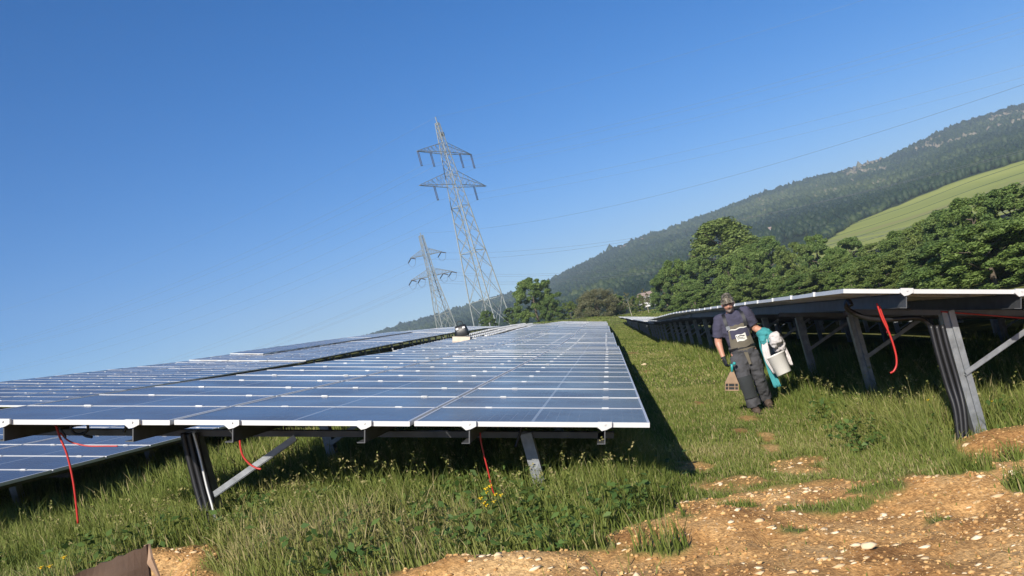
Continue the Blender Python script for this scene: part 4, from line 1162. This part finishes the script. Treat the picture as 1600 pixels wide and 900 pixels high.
sh.tube(spline([SHL + Vector((-0.06, 0, 0.005)), SHL, SHL.lerp(ELL, .45) + Vector((.008, 0, 0)), SHL.lerp(ELL, .78) + Vector((.006, 0, 0))], 4), [0.075] * 4 + [0.082] * 4 + [0.080, 0.080, 0.080, 0.081, 0.083], 14)
fuse('t_shirt', sh, 0.011, M['shirt'], man, 6, 0.016, 7, 3)
nk = MB(); nk.tube([(-0.02 + 0.066 * math.cos(t), -0.055 + 0.06 * math.sin(t), 1.372 + 0.028 * math.sin(t)) for t in [2 * math.pi * k / 24 for k in range(25)]], 0.008, 6)
nk.build('neckband', M['shirt'], man)

# trousers
tr = MB()
loft(tr, [(0.012, 0, 0.70, 0.15, 0.105), (0.012, 0.0, 0.80, 0.175, 0.130), (0.012, -0.004, 0.88, 0.176, 0.136), (0.010, -0.006, 0.93, 0.172, 0.134)])
LEGR = spline([(-0.082, 0, 0.80), (-0.085, -0.045, 0.62), (-0.082, -0.095, 0.45), (-0.070, -0.085, 0.28), (-0.050, -0.068, 0.115)], 4)
LEGL = spline([(0.102, 0, 0.80), (0.115, 0.02, 0.62), (0.130, 0.05, 0.45), (0.145, 0.125, 0.30), (0.160, 0.225, 0.145)], 4)
for lg in (LEGR, LEGL):
    tr.tube(lg, [0.112, 0.112, 0.110, 0.108, 0.106, 0.103, 0.100, 0.097, 0.094, 0.091, 0.089, 0.088, 0.088, 0.089, 0.091, 0.093, 0.095], 16)
fuse('trousers', tr, 0.011, M['denim'], man, 5, 0.020, 6.5, 8)
# darker knee patch on the leading leg
kp = MB(); v = []; kpts = LEGR[6:14]
for i, p in enumerate(kpts):
    r0 = [0.100, 0.097, 0.094, 0.091, 0.089, 0.088, 0.088, 0.089][i] + 0.010
    for j in range(9):
        t = R(-90 - 62 + 124 * j / 8); v.append((p.x + r0 * math.cos(t), p.y + r0 * math.sin(t), p.z))
kp.add(v, [(i * 9 + j, i * 9 + j + 1, (i + 1) * 9 + j + 1, (i + 1) * 9 + j) for i in range(7) for j in range(8)], True)
kp.build('knee_patch', M['knee'], man)

# bib, straps, belt, badge
def front_sheet(x0, x1, z0, z1, off, nx_=10, nz_=8, taper=0.0):
    v = []
    for k in range(nz_ + 1):
        z = z0 + (z1 - z0) * k / nz_; cx, cy, rx, ry = ring_at(z)
        for i in range(nx_ + 1):
            x = (x0 + (x1 - x0) * i / nx_) * (1 - taper * k / nz_) + cx
            e = max(0.06, 1 - ((x - cx) / (rx + 0.012)) ** 2)
            v.append((x, cy - (ry + off) * math.sqrt(e), z + 0.006 * math.sin(i * 1.3)))
    w = nx_ + 1
    return v, [(k * w + i, k * w + i + 1, (k + 1) * w + i + 1, (k + 1) * w + i) for k in range(nz_) for i in range(nx_)]
bb = MB(); bb.add(*front_sheet(-0.165, 0.165, 0.86, 1.205, 0.020, 14, 10, 0.28), True); bb.build('bib', M['bib'], man)
pk = MB(); pk.add(*front_sheet(-0.115, 0.13, 1.03, 1.145, 0.027, 10, 4, 0.05), True); pk.build('bib_pocket', M['shirt'], man)
pp = MB(); pp.add(*front_sheet(-0.125, 0.125, 1.147, 1.160, 0.028, 10, 1), True); pp.build('piping', M['badge'], man)
bd = MB(); bd.add(*front_sheet(-0.060, 0.075, 0.985, 1.075, 0.033, 6, 3), True); badge = bd.build('badge', M['badge'], man)
for (x0, x1, z0, z1) in ((-0.030, 0.055, 1.046, 1.058), (-0.045, 0.03, 1.028, 1.034), (-0.045, 0.05, 1.014, 1.019), (-0.052, -0.038, 1.044, 1.060)):
    q = MB(); q.add(*front_sheet(x0, x1, z0, z1, 0.036, 4, 1), True); q.build('print', M['knee'], badge)
lp = MB(); lp.add(*front_sheet(-0.075, 0.09, 0.90, 0.985, 0.026, 6, 3), True); lp.build('bib_pocket', M['bib'], man)
for s in (-1, 1):
    cx, cy, rx, ry = ring_at(1.20)
    sp_ = spline([(cx + s * 0.118, cy - ry * 0.80 - 0.02, 1.17), (s * 0.125 - 0.01, -0.140, 1.26), (s * 0.118 - 0.012, -0.105, 1.345), (s * 0.11 - 0.014, -0.03, 1.392), (s * 0.09, 0.06, 1.34), (s * 0.05, 0.105, 1.2)], 5)
    sb = MB()
    v = []
    for p in sp_: v += [p + Vector((-0.021, 0, 0)), p + Vector((0.021, 0, 0))]
    sb.add(v, [(2 * i, 2 * i + 1, 2 * i + 3, 2 * i + 2) for i in range(len(sp_) - 1)], True)
    so_ = sb.build('strap', M['black'], man)
    bk = MB(); bk.box((cx + s * 0.118 - 0.024, cy - ry * 0.8 - 0.040, 1.165), (cx + s * 0.118 + 0.024, cy - ry * 0.8 - 0.026, 1.215)); bk.build('buckle', M['galv'] if s < 0 else M['black'], so_)
bl = MB(); v = []
for j in range(33):
    t = 2 * math.pi * j / 32
    for z in (0.875, 0.905): v.append((0.011 + 0.184 * math.cos(t), -0.004 + 0.150 * math.sin(t), z - 0.01 * math.sin(t)))
bl.add(v, [(2 * j, 2 * j + 2, 2 * j + 3, 2 * j + 1) for j in range(32)], True); bl.build('belt', M['black'], man)
fl = MB(); v = []
for k in range(7):
    z = 0.87 - k * 0.035; y = -0.146 + 0.004 * k
    v += [(-0.012 + 0.006 * k, y, z), (0.042 + 0.002 * k, y, z)]
fl.add(v, [(2 * k, 2 * k + 1, 2 * k + 3, 2 * k + 2) for k in range(6)], True); fl.build('fly', M['bib'], man)

# boots
for (a, t_, nm) in ((Vector((-0.050, -0.060, 0.15)), Vector((-0.045, -0.215, 0.048)), 0), (Vector((0.162, 0.245, 0.17)), Vector((0.175, 0.095, 0.050)), 1)):
    bt = MB()
    heel = a + Vector((0, 0.035, -0.09 if nm == 0 else -0.05))
    bt.tube([a + Vector((0, 0, 0.07)), a, heel + Vector((0, -0.02, 0.03))], [0.052, 0.052, 0.056], 12)
    bt.tube([heel, heel.lerp(t_, .4) + Vector((0, 0, 0.012)), heel.lerp(t_, .8), t_], [0.048, 0.052, 0.052, 0.040], 12)
    b_ = fuse('boot', bt, 0.008, M['leather'], man, 4, 0.004, 14, 5)
    dz = (t_ - heel); so2 = MB()
    so2.bar(heel + Vector((0, 0.04, -0.045)), t_ + Vector((0, -0.035, -0.036)), 0.092, 0.022)
    so2.build('sole', M['black'], b_)

# gloved hands
def hand(wrist, fwd, side, curl, sgn, mtl):
    """fwd: wrist to knuckles, side: across the palm towards the thumb"""
    f_ = Vector(fwd).normalized(); s_ = Vector(side); s_ = (s_ - f_ * s_.dot(f_)).normalized(); n_ = f_.cross(s_) * sgn
    mb = MB()
    pc = [wrist - f_ * 0.04, wrist, wrist + f_ * 0.045, wrist + f_ * 0.088]
    vv = []; sg = 14
    for i, (p, wx, wn) in enumerate(zip(pc, (0.036, 0.034, 0.044, 0.042), (0.034, 0.026, 0.020, 0.016))):
        for k in range(sg):
            t = 2 * math.pi * k / sg; vv.append(p + s_ * wx * math.cos(t) + n_ * wn * math.sin(t))
    ff = [(i * sg + k, i * sg + (k + 1) % sg, (i + 1) * sg + (k + 1) % sg, (i + 1) * sg + k) for i in range(3) for k in range(sg)] + [tuple(reversed(range(sg))), tuple(3 * sg + k for k in range(sg))]
    mb.add(vv, ff, True)
    for k, (o_, L_) in enumerate(((0.033, 0.072), (0.011, 0.082), (-0.011, 0.076), (-0.032, 0.060))):
        p = wrist + f_ * 0.080 + s_ * o_; d = f_.copy(); pts = [p - f_ * 0.02, p]
        ax = s_ * (1 if sgn > 0 else -1)
        for j, fr in enumerate((0.44, 0.32, 0.24)):
            d = (Matrix.Rotation(curl[j], 3, s_) @ d); p = p + d * L_ * fr; pts.append(p)
        mb.tube(pts, [0.0115, 0.0110, 0.0105, 0.0098, 0.0085], 8)
    p = wrist + f_ * 0.022 + s_ * 0.034; d = (f_ * 0.75 + s_ * 0.75 + n_ * 0.35).normalized(); pts = [p - s_ * 0.018, p]
    for fr in (0.036, 0.026):
        p = p + d * fr; pts.append(p); d = (d + f_ * 0.45 + n_ * 0.4).normalized()
    mb.tube(pts, [0.0150, 0.0145, 0.0125, 0.0105], 8)
    g_ = fuse('glove', mb, 0.0042, mtl, man, 2)
    return g_
M['glove'] = mat('black_glove', (0.018, 0.020, 0.024), 0.7, 0, 0.3, 30, 0.2, 60)
hand(WRR, (0.10, -0.10, -1), (0.35, -1, 0), (0.9, 0.9, 0.6), 1, M['glove'])
hand(WRL, (0.30, -0.25, -0.75), (-0.6, -1, 0.1), (0.9, 1.0, 0.7), 1, M['glove'])

# ---- what he carries
def pl(x, y, z): return Vector((px_ + x, py_ + y, pg + z))
# slotted tool
tl_ = empty('hand_tool', pl(-0.285, -0.13, 0.40), 'tan flared wooden tool with dark slots and teal knob in the right hand', 'hand tool')
tl_.rotation_euler = (R(6), R(15), R(-10))
w = MB()
w.add([(-0.085, -0.03, 0.105), (0.085, -0.03, 0.105), (0.085, 0.03, 0.105), (-0.085, 0.03, 0.105), (-0.022, -0.016, 0.245), (0.030, -0.016, 0.245), (0.030, 0.016, 0.245), (-0.022, 0.016, 0.245)],
      [(0, 3, 2, 1), (4, 5, 6, 7), (0, 1, 5, 4), (1, 2, 6, 5), (2, 3, 7, 6), (3, 0, 4, 7)])
w.build('body', M['tan'], tl_)
fr = MB()
for z0, z1 in ((0.0, 0.014), (0.048, 0.056), (0.094, 0.104)): fr.box((-0.088, -0.034, z0), (0.088, 0.034, z1))
for x0 in (-0.088, -0.046, 0.034, 0.078):
    for (za, zb_) in ((0.014, 0.048), (0.056, 0.094)): fr.box((x0, -0.033, za), (x0 + 0.010, 0.033, zb_))
fr.build('grille', M['tan'], tl_)
ins = MB(); ins.box((-0.084, -0.024, 0.008), (0.084, 0.024, 0.1)); ins.build('dark_core', M['knee'], tl_)
gr = MB(); gr.tube([(0.004, 0, 0.235), (0.004, 0, 0.30), (0.0, 0, 0.345)], [0.017, 0.016, 0.016], 12); gr.build('grip', M['tealplastic'], tl_)
kn = MB(); ball(kn, (0.035, -0.03, 0.36), 0.022); kn.build('knob', M['tealplastic'], tl_)

# bucket
bc = empty('bucket', pl(0.425, -0.16, 0.425), 'white plastic bucket hanging from the worker\'s left hand', 'bucket')
bc.rotation_euler = (R(-9), R(-9), 0)
q = MB(); sg = 40; v = []
BS = 0.93
prof = [(0.0, 0.0), (0.100, 0.0), (0.108, 0.006), (0.132, 0.255), (0.140, 0.258), (0.142, 0.275), (0.136, 0.278), (0.129, 0.27), (0.104, 0.012), (0.0, 0.008)]
for r_, z in prof:
    for k in range(sg): t = 2 * math.pi * k / sg; v.append((BS * r_ * math.cos(t), BS * r_ * math.sin(t), z))
q.add(v, [(i * sg + k, i * sg + (k + 1) % sg, (i + 1) * sg + (k + 1) % sg, (i + 1) * sg + k) for i in range(len(prof) - 1) for k in range(sg)], True)
q.build('pail', M['white'], bc)
MB().tube(spline([(-0.129, 0, 0.265), (-0.125, -0.01, 0.36), (-0.03, -0.02, 0.435), (0.03, -0.02, 0.435), (0.125, -0.01, 0.36), (0.129, 0, 0.265)], 5), 0.004, 6).build('handle', M['galv'], bc)

# jacket over the left forearm
jk = empty('jacket', pl(0.33, -0.05, 0.95), 'teal and pale grey work jacket draped over the worker\'s left forearm', 'jacket')
JO = Vector((0.33, -0.05, 0.95))
def bundle(name, blobs, m, seed):
    mb = MB()
    for c, r_ in blobs: ball(mb, Vector(c) - JO, tuple(1.25 * q for q in r_))
    return fuse(name, mb, 0.009, m, jk, 5, 0.020, 8, seed)
bundle('back_panel', [((0.325, -0.07, 0.985), (0.092, 0.085, 0.078)), ((0.30, -0.10, 0.93), (0.062, 0.06, 0.085)), ((0.375, -0.07, 0.955), (0.07, 0.07, 0.06)), ((0.285, -0.06, 0.86), (0.045, 0.045, 0.09))], M['teal'], 3)
bundle('lining', [((0.43, -0.10, 0.905), (0.075, 0.075, 0.06)), ((0.485, -0.10, 0.875), (0.060, 0.065, 0.07)), ((0.43, -0.16, 0.925), (0.072, 0.06, 0.05)), ((0.455, -0.17, 0.875), (0.06, 0.05, 0.055)), ((0.40, -0.185, 0.875), (0.045, 0.045, 0.05)), ((0.40, -0.15, 0.85), (0.05, 0.05, 0.07)), ((0.505, -0.07, 0.79), (0.042, 0.05, 0.06)), ((0.44, -0.06, 0.80), (0.05, 0.06, 0.07))], M['paleclo'], 8)
def ribbon(pts, ws, m, name, seed, dirv=(0.8, -0.6, 0)):
    sp_ = spline(pts, 6); v = []; d = Vector(dirv).normalized(); n = len(sp_); W2 = 8
    nn2 = d.cross(Vector((0, 0, 1)))
    for i, p in enumerate(sp_):
        wd = float(np.interp(i / (n - 1), np.linspace(0, 1, len(ws)), ws))
        for k in range(W2 + 1):
            t = k / W2 - 0.5
            v.append(Vector(p) + d * wd * t + nn2 * (0.014 * math.sin(k * 1.9 + i * 0.35 + seed)) - JO)
    w = W2 + 1
    o = MB().add(v, [(i * w + k, i * w + k + 1, (i + 1) * w + k + 1, (i + 1) * w + k) for i in range(n - 1) for k in range(W2)], True).build(name, m, jk)
    sd = o.modifiers.new('t', 'SOLIDIFY'); sd.thickness = 0.007
    return o
ribbon([(0.285, -0.07, 0.95), (0.262, -0.04, 0.84), (0.275, 0.0, 0.70), (0.30, 0.03, 0.48), (0.325, 0.03, 0.26)], [0.10, 0.07, 0.06, 0.09, 0.10], M['teal'], 'sleeve', 2, (0.9, -0.3, 0))
ribbon([(0.30, -0.12, 0.92), (0.275, -0.14, 0.78), (0.28, -0.13, 0.62), (0.315, -0.11, 0.46)], [0.08, 0.09, 0.085, 0.04], M['paleclo'], 'sleeve', 5, (0.9, -0.4, 0))
ribbon([(0.50, -0.10, 0.84), (0.52, -0.06, 0.74), (0.545, -0.06, 0.60), (0.56, -0.07, 0.50)], [0.10, 0.09, 0.06, 0.03], M['paleclo'], 'hem', 7, (0.9, 0.3, 0))
# ------------------------------------------------------------------ grass
def grass_height(x, y):
    xc = 1.0 + 0.15 * np.sin(y * 0.35)
    path = np.clip(sstep(xc - 1.25, xc - 0.75, x) * (1 - sstep(xc + 0.75, xc + 1.35, x)), 0, 1)
    path = np.maximum(path, 0.9 * sstep(0.0, 0.4, x) * (1 - sstep(6.4, 7.3, y)))
    h = 0.30 + 0.08 * sstep(1.8, 2.4, x) - 0.225 * path
    h = h * (0.55 + 0.95 * fbm(x * 0.9, y * 0.9, 4, 71))
    h = np.where((x < -3.6) & (y < 6.6), h * 0.8, h)
    h = h * (1 - 0.55 * sstep(0.05, 0.5, dirt_mask(x, y)))
    edge = np.exp(-((y - np.interp(x, BX, BY)) / 0.35) ** 2)
    h = h * (1 - 0.35 * edge)
    return np.where(y > 45, np.minimum(h, 0.16), h)

def blade_arrays(x, y, h, w, g):
    n = len(x)
    z = ground_z(x, y) - 0.01
    th = g.random(n) * 6.283
    lean = g.normal(0.0, 0.30, n) + 0.18
    la = g.random(n) * 6.283
    lx, ly = np.cos(la) * lean, np.sin(la) * lean
    wx, wy = np.cos(th) * w / 2, np.sin(th) * w / 2
    t = np.array([0.0, 0.35, 0.72, 1.0]); wt = np.array([1.0, 0.85, 0.55])
    droop = g.uniform(0.0, 0.35, n)
    V = np.zeros((n, 7, 3))
    for i in range(4):
        cx = x + lx * h * t[i] ** 1.8; cy = y + ly * h * t[i] ** 1.8
        cz = z + h * (t[i] - droop * t[i] ** 3)
        if i < 3:
            V[:, 2 * i] = np.stack([cx - wx * wt[i], cy - wy * wt[i], cz], -1)
            V[:, 2 * i + 1] = np.stack([cx + wx * wt[i], cy + wy * wt[i], cz], -1)
        else:
            V[:, 6] = np.stack([cx, cy, cz], -1)
    o = (np.arange(n) * 7)[:, None]
    Q = np.concatenate([o + np.array([0, 1, 3, 2]), o + np.array([2, 3, 5, 4])])
    T = o + np.array([4, 5, 6])
    base = fbm(x * 0.7, y * 0.7, 4, 81) * 1.05 - 0.01 + g.normal(0, 0.13, n)
    straw = g.random(n) < 0.03 + 0.12 * (h < 0.14) * (y < 40)
    base[straw] = 1.0
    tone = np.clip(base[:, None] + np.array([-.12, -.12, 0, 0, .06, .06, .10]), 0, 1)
    return V.reshape(-1, 3), Q, T, tone.ravel()

parts = []
gg = np.random.default_rng(99)
def sow(n, x0, x1, y0, y1, w, hs=1.0, slant=(0, 0), keep=None, minh=0.03):
    y = gg.uniform(y0, y1, n)
    x = gg.uniform(x0, x1, n) + (y - y0) * 0
    if slant != (0, 0):
        x = (slant[0] + (slant[1] - slant[0]) * gg.random(n)) * y
    d = dirt_mask(x, y)
    k = gg.random(n) > np.clip(d * 1.75 - 0.08, 0, 0.985)
    tuft = fbm(x * 4, y * 4, 3, 91)
    k &= gg.random(n) < np.clip(0.35 + 1.3 * (tuft - 0.25), 0.2, 1)
    if keep is not None: k &= keep(x, y)
    x, y = x[k], y[k]
    h = np.maximum(grass_height(x, y) * gg.uniform(0.5, 1.3, len(x)) * hs, minh)
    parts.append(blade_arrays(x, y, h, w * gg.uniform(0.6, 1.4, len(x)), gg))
sow(230000, -6.6, 4.6, 3.4, 9.0, 0.0075)
sow(36000, -4.0, 4.4, 3.4, 7.5, 0.006, 0.35)
sow(90000, -0.2, 2.4, 5.6, 16.0, 0.007, 0.9)
sow(90000, -9, 7, 9.0, 16.0, 0.012)
sow(46000, -0.6, 4.2, 16, 34, 0.022)
sow(40000, -0.9, 4.0, 34, 80, 0.045)
sow(36000, -3, 9, 80, 160, 0.10)
sow(16000, -16, 30, 100, 165, 0.12)
off = 0; VV, QQ, TT, AA = [], [], [], []
for V, Q, T, A in parts:
    VV.append(V); QQ.append(Q + off); TT.append(T + off); AA.append(A); off += len(V)
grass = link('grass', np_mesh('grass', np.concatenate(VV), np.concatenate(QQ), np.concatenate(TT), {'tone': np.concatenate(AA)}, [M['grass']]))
tag(grass, 'long green meadow grass between and under the solar tables', 'grass', kind='stuff')

# flowering grass stalks and broad-leaved weeds
def stalks(n, x0, x1, y0, y1):
    x = gg.uniform(x0, x1, n); y = gg.uniform(y0, y1, n)
    k = dirt_mask(x, y) < 0.2; x, y = x[k], y[k]
    k = grass_height(x, y) > 0.2; x, y = x[k], y[k]
    n = len(x)
    h = grass_height(x, y) * gg.uniform(1.15, 1.75, n)
    V, Q, T, A = blade_arrays(x, y, h, np.full(n, 0.004), gg)
    A = np.clip(A + 0.25, 0, 0.95)
    tip = V.reshape(n, 7, 3)[:, 6]; sub = V.reshape(n, 7, 3)[:, 4]
    m = 9
    f = gg.uniform(-0.1, 0.45, (n, m, 1))
    C = tip[:, None] * (1 - f) + sub[:, None] * f + gg.normal(0, 0.010, (n, m, 3))
    s = gg.uniform(0.006, 0.015, (n, m, 1))
    d1_ = gg.normal(size=(n, m, 3)); d1_ /= np.linalg.norm(d1_, axis=2, keepdims=True)
    d2_ = np.cross(d1_, gg.normal(size=(n, m, 3))); d2_ /= np.linalg.norm(d2_, axis=2, keepdims=True)
    P4 = np.stack([C - d1_ * s, C + d2_ * s * .5, C + d1_ * s, C - d2_ * s * .5], 2).reshape(-1, 3)
    q2 = np.arange(len(P4)).reshape(-1, 4) + len(V)
    return np.concatenate([V, P4]), np.concatenate([Q, q2]), T, np.concatenate([A, np.repeat(gg.uniform(0.8, 1.0, n * m), 4)])
SV, SQ, ST, SA = [], [], [], []; off = 0
for a in ((420, -4.2, 0.6, 6.2, 8.6), (120, -6.4, -3.6, 5.2, 8.0), (260, 1.9, 4.4, 7.4, 12), (120, 1.7, 2.8, 12, 24), (60, -3.4, 0.3, 5.6, 6.4)):
    V, Q, T, A = stalks(*a)
    SV.append(V); SQ.append(Q + off); ST.append(T + off); SA.append(A); off += len(V)
tag(link('flowering_grass', np_mesh('flowering_grass', np.concatenate(SV), np.concatenate(SQ), np.concatenate(ST), {'tone': np.concatenate(SA)}, [M['grass']])),
    'pale seed heads of flowering grass standing above the green meadow', 'grass', kind='stuff')

def weeds(n, x0, x1, y0, y1):
    out = []
    for _ in range(n):
        x = gg.uniform(x0, x1); y = gg.uniform(y0, y1)
        if float(dirt_mask(np.array([x]), np.array([y]))[0]) > 0.25: continue
        z = gz(x, y); m = int(gg.integers(14, 34)); r = gg.uniform(0.05, 0.17); hh = gg.uniform(0.08, 0.30)
        C = np.stack([x + gg.normal(0, r, m), y + gg.normal(0, r, m), z + hh * gg.uniform(0.3, 1.0, m)], -1)
        nr = gg.normal(0, 0.45, (m, 3)) + np.array([0, -0.1, 1]); nr /= np.linalg.norm(nr, axis=1)[:, None]
        t = np.cross(nr, gg.normal(size=(m, 3))); t /= np.linalg.norm(t, axis=1)[:, None]; b_ = np.cross(nr, t)
        s = gg.uniform(0.014, 0.034, m)[:, None]
        out.append(np.stack([C - t * s * 1.3, C - t * s * .3 + b_ * s * .7 + nr * s * .15, C + t * s * 1.3, C - t * s * .3 - b_ * s * .7 + nr * s * .15], 1))
    return np.concatenate(out)
W = np.concatenate([weeds(190, -4.2, 0.0, 5.2, 7.6), weeds(60, -6, -3.6, 4.6, 7), weeds(120, 1.8, 4.2, 7.2, 11), weeds(6, -0.3, 2.4, 5.2, 8.5)])
tag(link('meadow_weeds', np_mesh('meadow_weeds', W.reshape(-1, 3), np.arange(len(W) * 4).reshape(-1, 4), None, {'tone': np.repeat(gg.random(len(W)), 4)}, [M['weed']])),
    'broad-leaved weeds growing low among the meadow grass', 'weeds', kind='stuff')

# gravel on the bare soil
n = 13000
x = gg.uniform(-4.2, 5.0, n); y = gg.uniform(3.2, 8.2, n)
d = dirt_mask(x, y); k = (d > 0.6) & (gg.random(n) < np.clip(fbm(x * 2.2, y * 2.2, 3, 95) * 3.2 - 1.15, 0.14, 1))
x, y = x[k], y[k]; n = len(x)
s = 0.003 + 0.026 * gg.random(n) ** 4.6
P = np.stack([x, y, ground_z(x, y) - s * 0.05], -1)
S = np.stack([s * gg.uniform(.8, 1.7, n), s * gg.uniform(.6, 1.2, n), s * gg.uniform(.3, .65, n)], -1)
M['stone'] = leaf_mat('limestone', [(0, (0.52, 0.34, 0.16)), (0.5, (0.68, 0.50, 0.29)), (1, (0.78, 0.66, 0.46))], 0.0, 0.9, 0.15)
V, F, T = scatter_blobs(P, S, gg.random(n) * 0.9 + 0.05, 1, 0.42)
tag(link('gravel', np_mesh('gravel', V, None, F, {'tone': T}, [M['stone']])), 'pale limestone gravel strewn over the orange-brown soil', 'gravel', kind='stuff')
# soil crumbs
n = 30000
x = gg.uniform(-4.2, 5.0, n); y = gg.uniform(3.2, 8.2, n)
k = dirt_mask(x, y) > 0.45; x, y = x[k], y[k]; n = len(x)
s = 0.003 + 0.013 * gg.random(n) ** 5
P = np.stack([x, y, ground_z(x, y) + s * 0.1], -1)
M['crumb'] = leaf_mat('soil_crumbs', [(0, (0.36, 0.195, 0.075)), (1, (0.66, 0.42, 0.18))], 0.0, 1.0, 0.05)
V, F, T = scatter_blobs(P, np.stack([s * 1.2, s, s * .8], -1), gg.random(n), 1, 0.35)
tag(link('soil_crumbs', np_mesh('soil_crumbs', V, None, F, {'tone': T}, [M['crumb']])), 'loose clods of orange-brown soil on the bare track', 'soil', kind='stuff')

# a few larger stones one can tell apart
def stone(x, y, s, lab, col='stone'):
    v0, f0 = ico(2)
    q = np.array(v0); nn_ = 1 + 0.5 * (fbm(q[:, 0] * 2 + x * 9, q[:, 1] * 2 + q[:, 2] * 1.7 + y * 5, 3, 5) - 0.5) * 2 + gg.normal(0, 0.09, len(q))
    V = q * nn_[:, None] * np.array([s * 1.35, s, s * 0.6])
    me = np_mesh('stone', V, None, f0, {'tone': np.full(len(V), 0.72)}, [M['stone']])
    o = link('stone', me, None, (x, y, gz(x, y) + s * 0.25))
    tag(o, lab, 'stone')
stone(2.66, 6.1, 0.04, 'largest pale stone on the soil at the right edge')
stone(2.98, 6.9, 0.05, 'pale stone on the soil mound beside the right post')
stone(1.02, 4.75, 0.03, 'squarish pale stone in the middle of the gravelly track')
stone(0.62, 25.0, 0.07, 'whitish stone lying in the grass strip between the rows')

# yellow flowers
M['petal'] = mat('yellow_petals', (0.80, 0.55, 0.02), 0.6, 0, 0.08, 20)
FG = 'yellow flowers in the grass'
def flower(p, lab, g=FG, s=0.016):
    zg = gz(p.x, p.y)
    o = empty('yellow_flower', (p.x, p.y, zg), lab, 'flower', g)
    hh = max(p.z - zg, 0.12)
    MB().tube(spline([(0, 0, -0.02), (0.01, -0.005, hh * 0.5), (0, 0, hh)], 4), 0.0022, 5).build('stem', M['weed'], o)
    mb = MB()
    for k in range(6):
        a = k * math.pi / 3; c, s2 = math.cos(a), math.sin(a)
        mb.add([(0, 0, hh), (c * s - s2 * s * .45, s2 * s + c * s * .45, hh + s * .55), (c * s * 1.25, s2 * s * 1.25, hh + s * .75), (c * s + s2 * s * .45, s2 * s - c * s * .45, hh + s * .55)], [(0, 3, 2, 1)])
    mb.tube([(0, 0, hh - 0.003), (0, 0, hh + s * .5)], s * 0.45, 8)
    mb.build('petals', M['petal'], o)
for (a, b, lab) in ((766, 761, 'yellow flower highest in the clump below the thin red cable'), (759, 765, 'yellow flower just left of the highest one in the clump'),
                    (760, 771, 'yellow flower in the heart of the clump under the red cable'), (774, 774, 'yellow flower at the end of the thin red cable'),
                    (783, 775, 'small yellow flower farthest right in the clump'), (751, 780, 'yellow flower farthest left in the clump'),
                    (756, 787, 'yellow flower low on the left of the clump'), (760, 791, 'lowest yellow flower of the clump'), (772, 785, 'dull yellow flower low on the right of the clump')):
    flower(PT(a, b, 6.05), lab)
for (a, b, lab) in ((78, 886, 'yellow flower by the cardboard sheet, right of a pair'), (64, 888, 'yellow flower by the cardboard sheet, left of a pair'), (100, 872, 'single yellow flower above the cardboard sheet')):
    flower(PT(a, b, 4.6), lab, 'yellow flowers by the cardboard', 0.013)
flower(PT(1450, 626, 8.2), 'yellow flower left of the right conduit post', None); flower(PT(1552, 628, 8.0), 'yellow flower right of the right conduit post', None)
# ------------------------------------------------------------------ haze
hz = MB(); hz.box((-900, -40, -14), (1250, 2700, 260))
m = bpy.data.materials.new('haze'); m.use_nodes = True
N = m.node_tree.nodes; N.remove(N['Principled BSDF'])
pv = N.new('ShaderNodeVolumePrincipled'); pv.inputs['Density'].default_value = 0.00026
pv.inputs['Color'].default_value = (0.70, 0.84, 1.0, 1)
m.node_tree.links.new(pv.outputs[0], N['Material Output'].inputs['Volume'])
tag(hz.build('haze', m), 'thin blue summer haze over the valley', 'haze', kind='stuff')
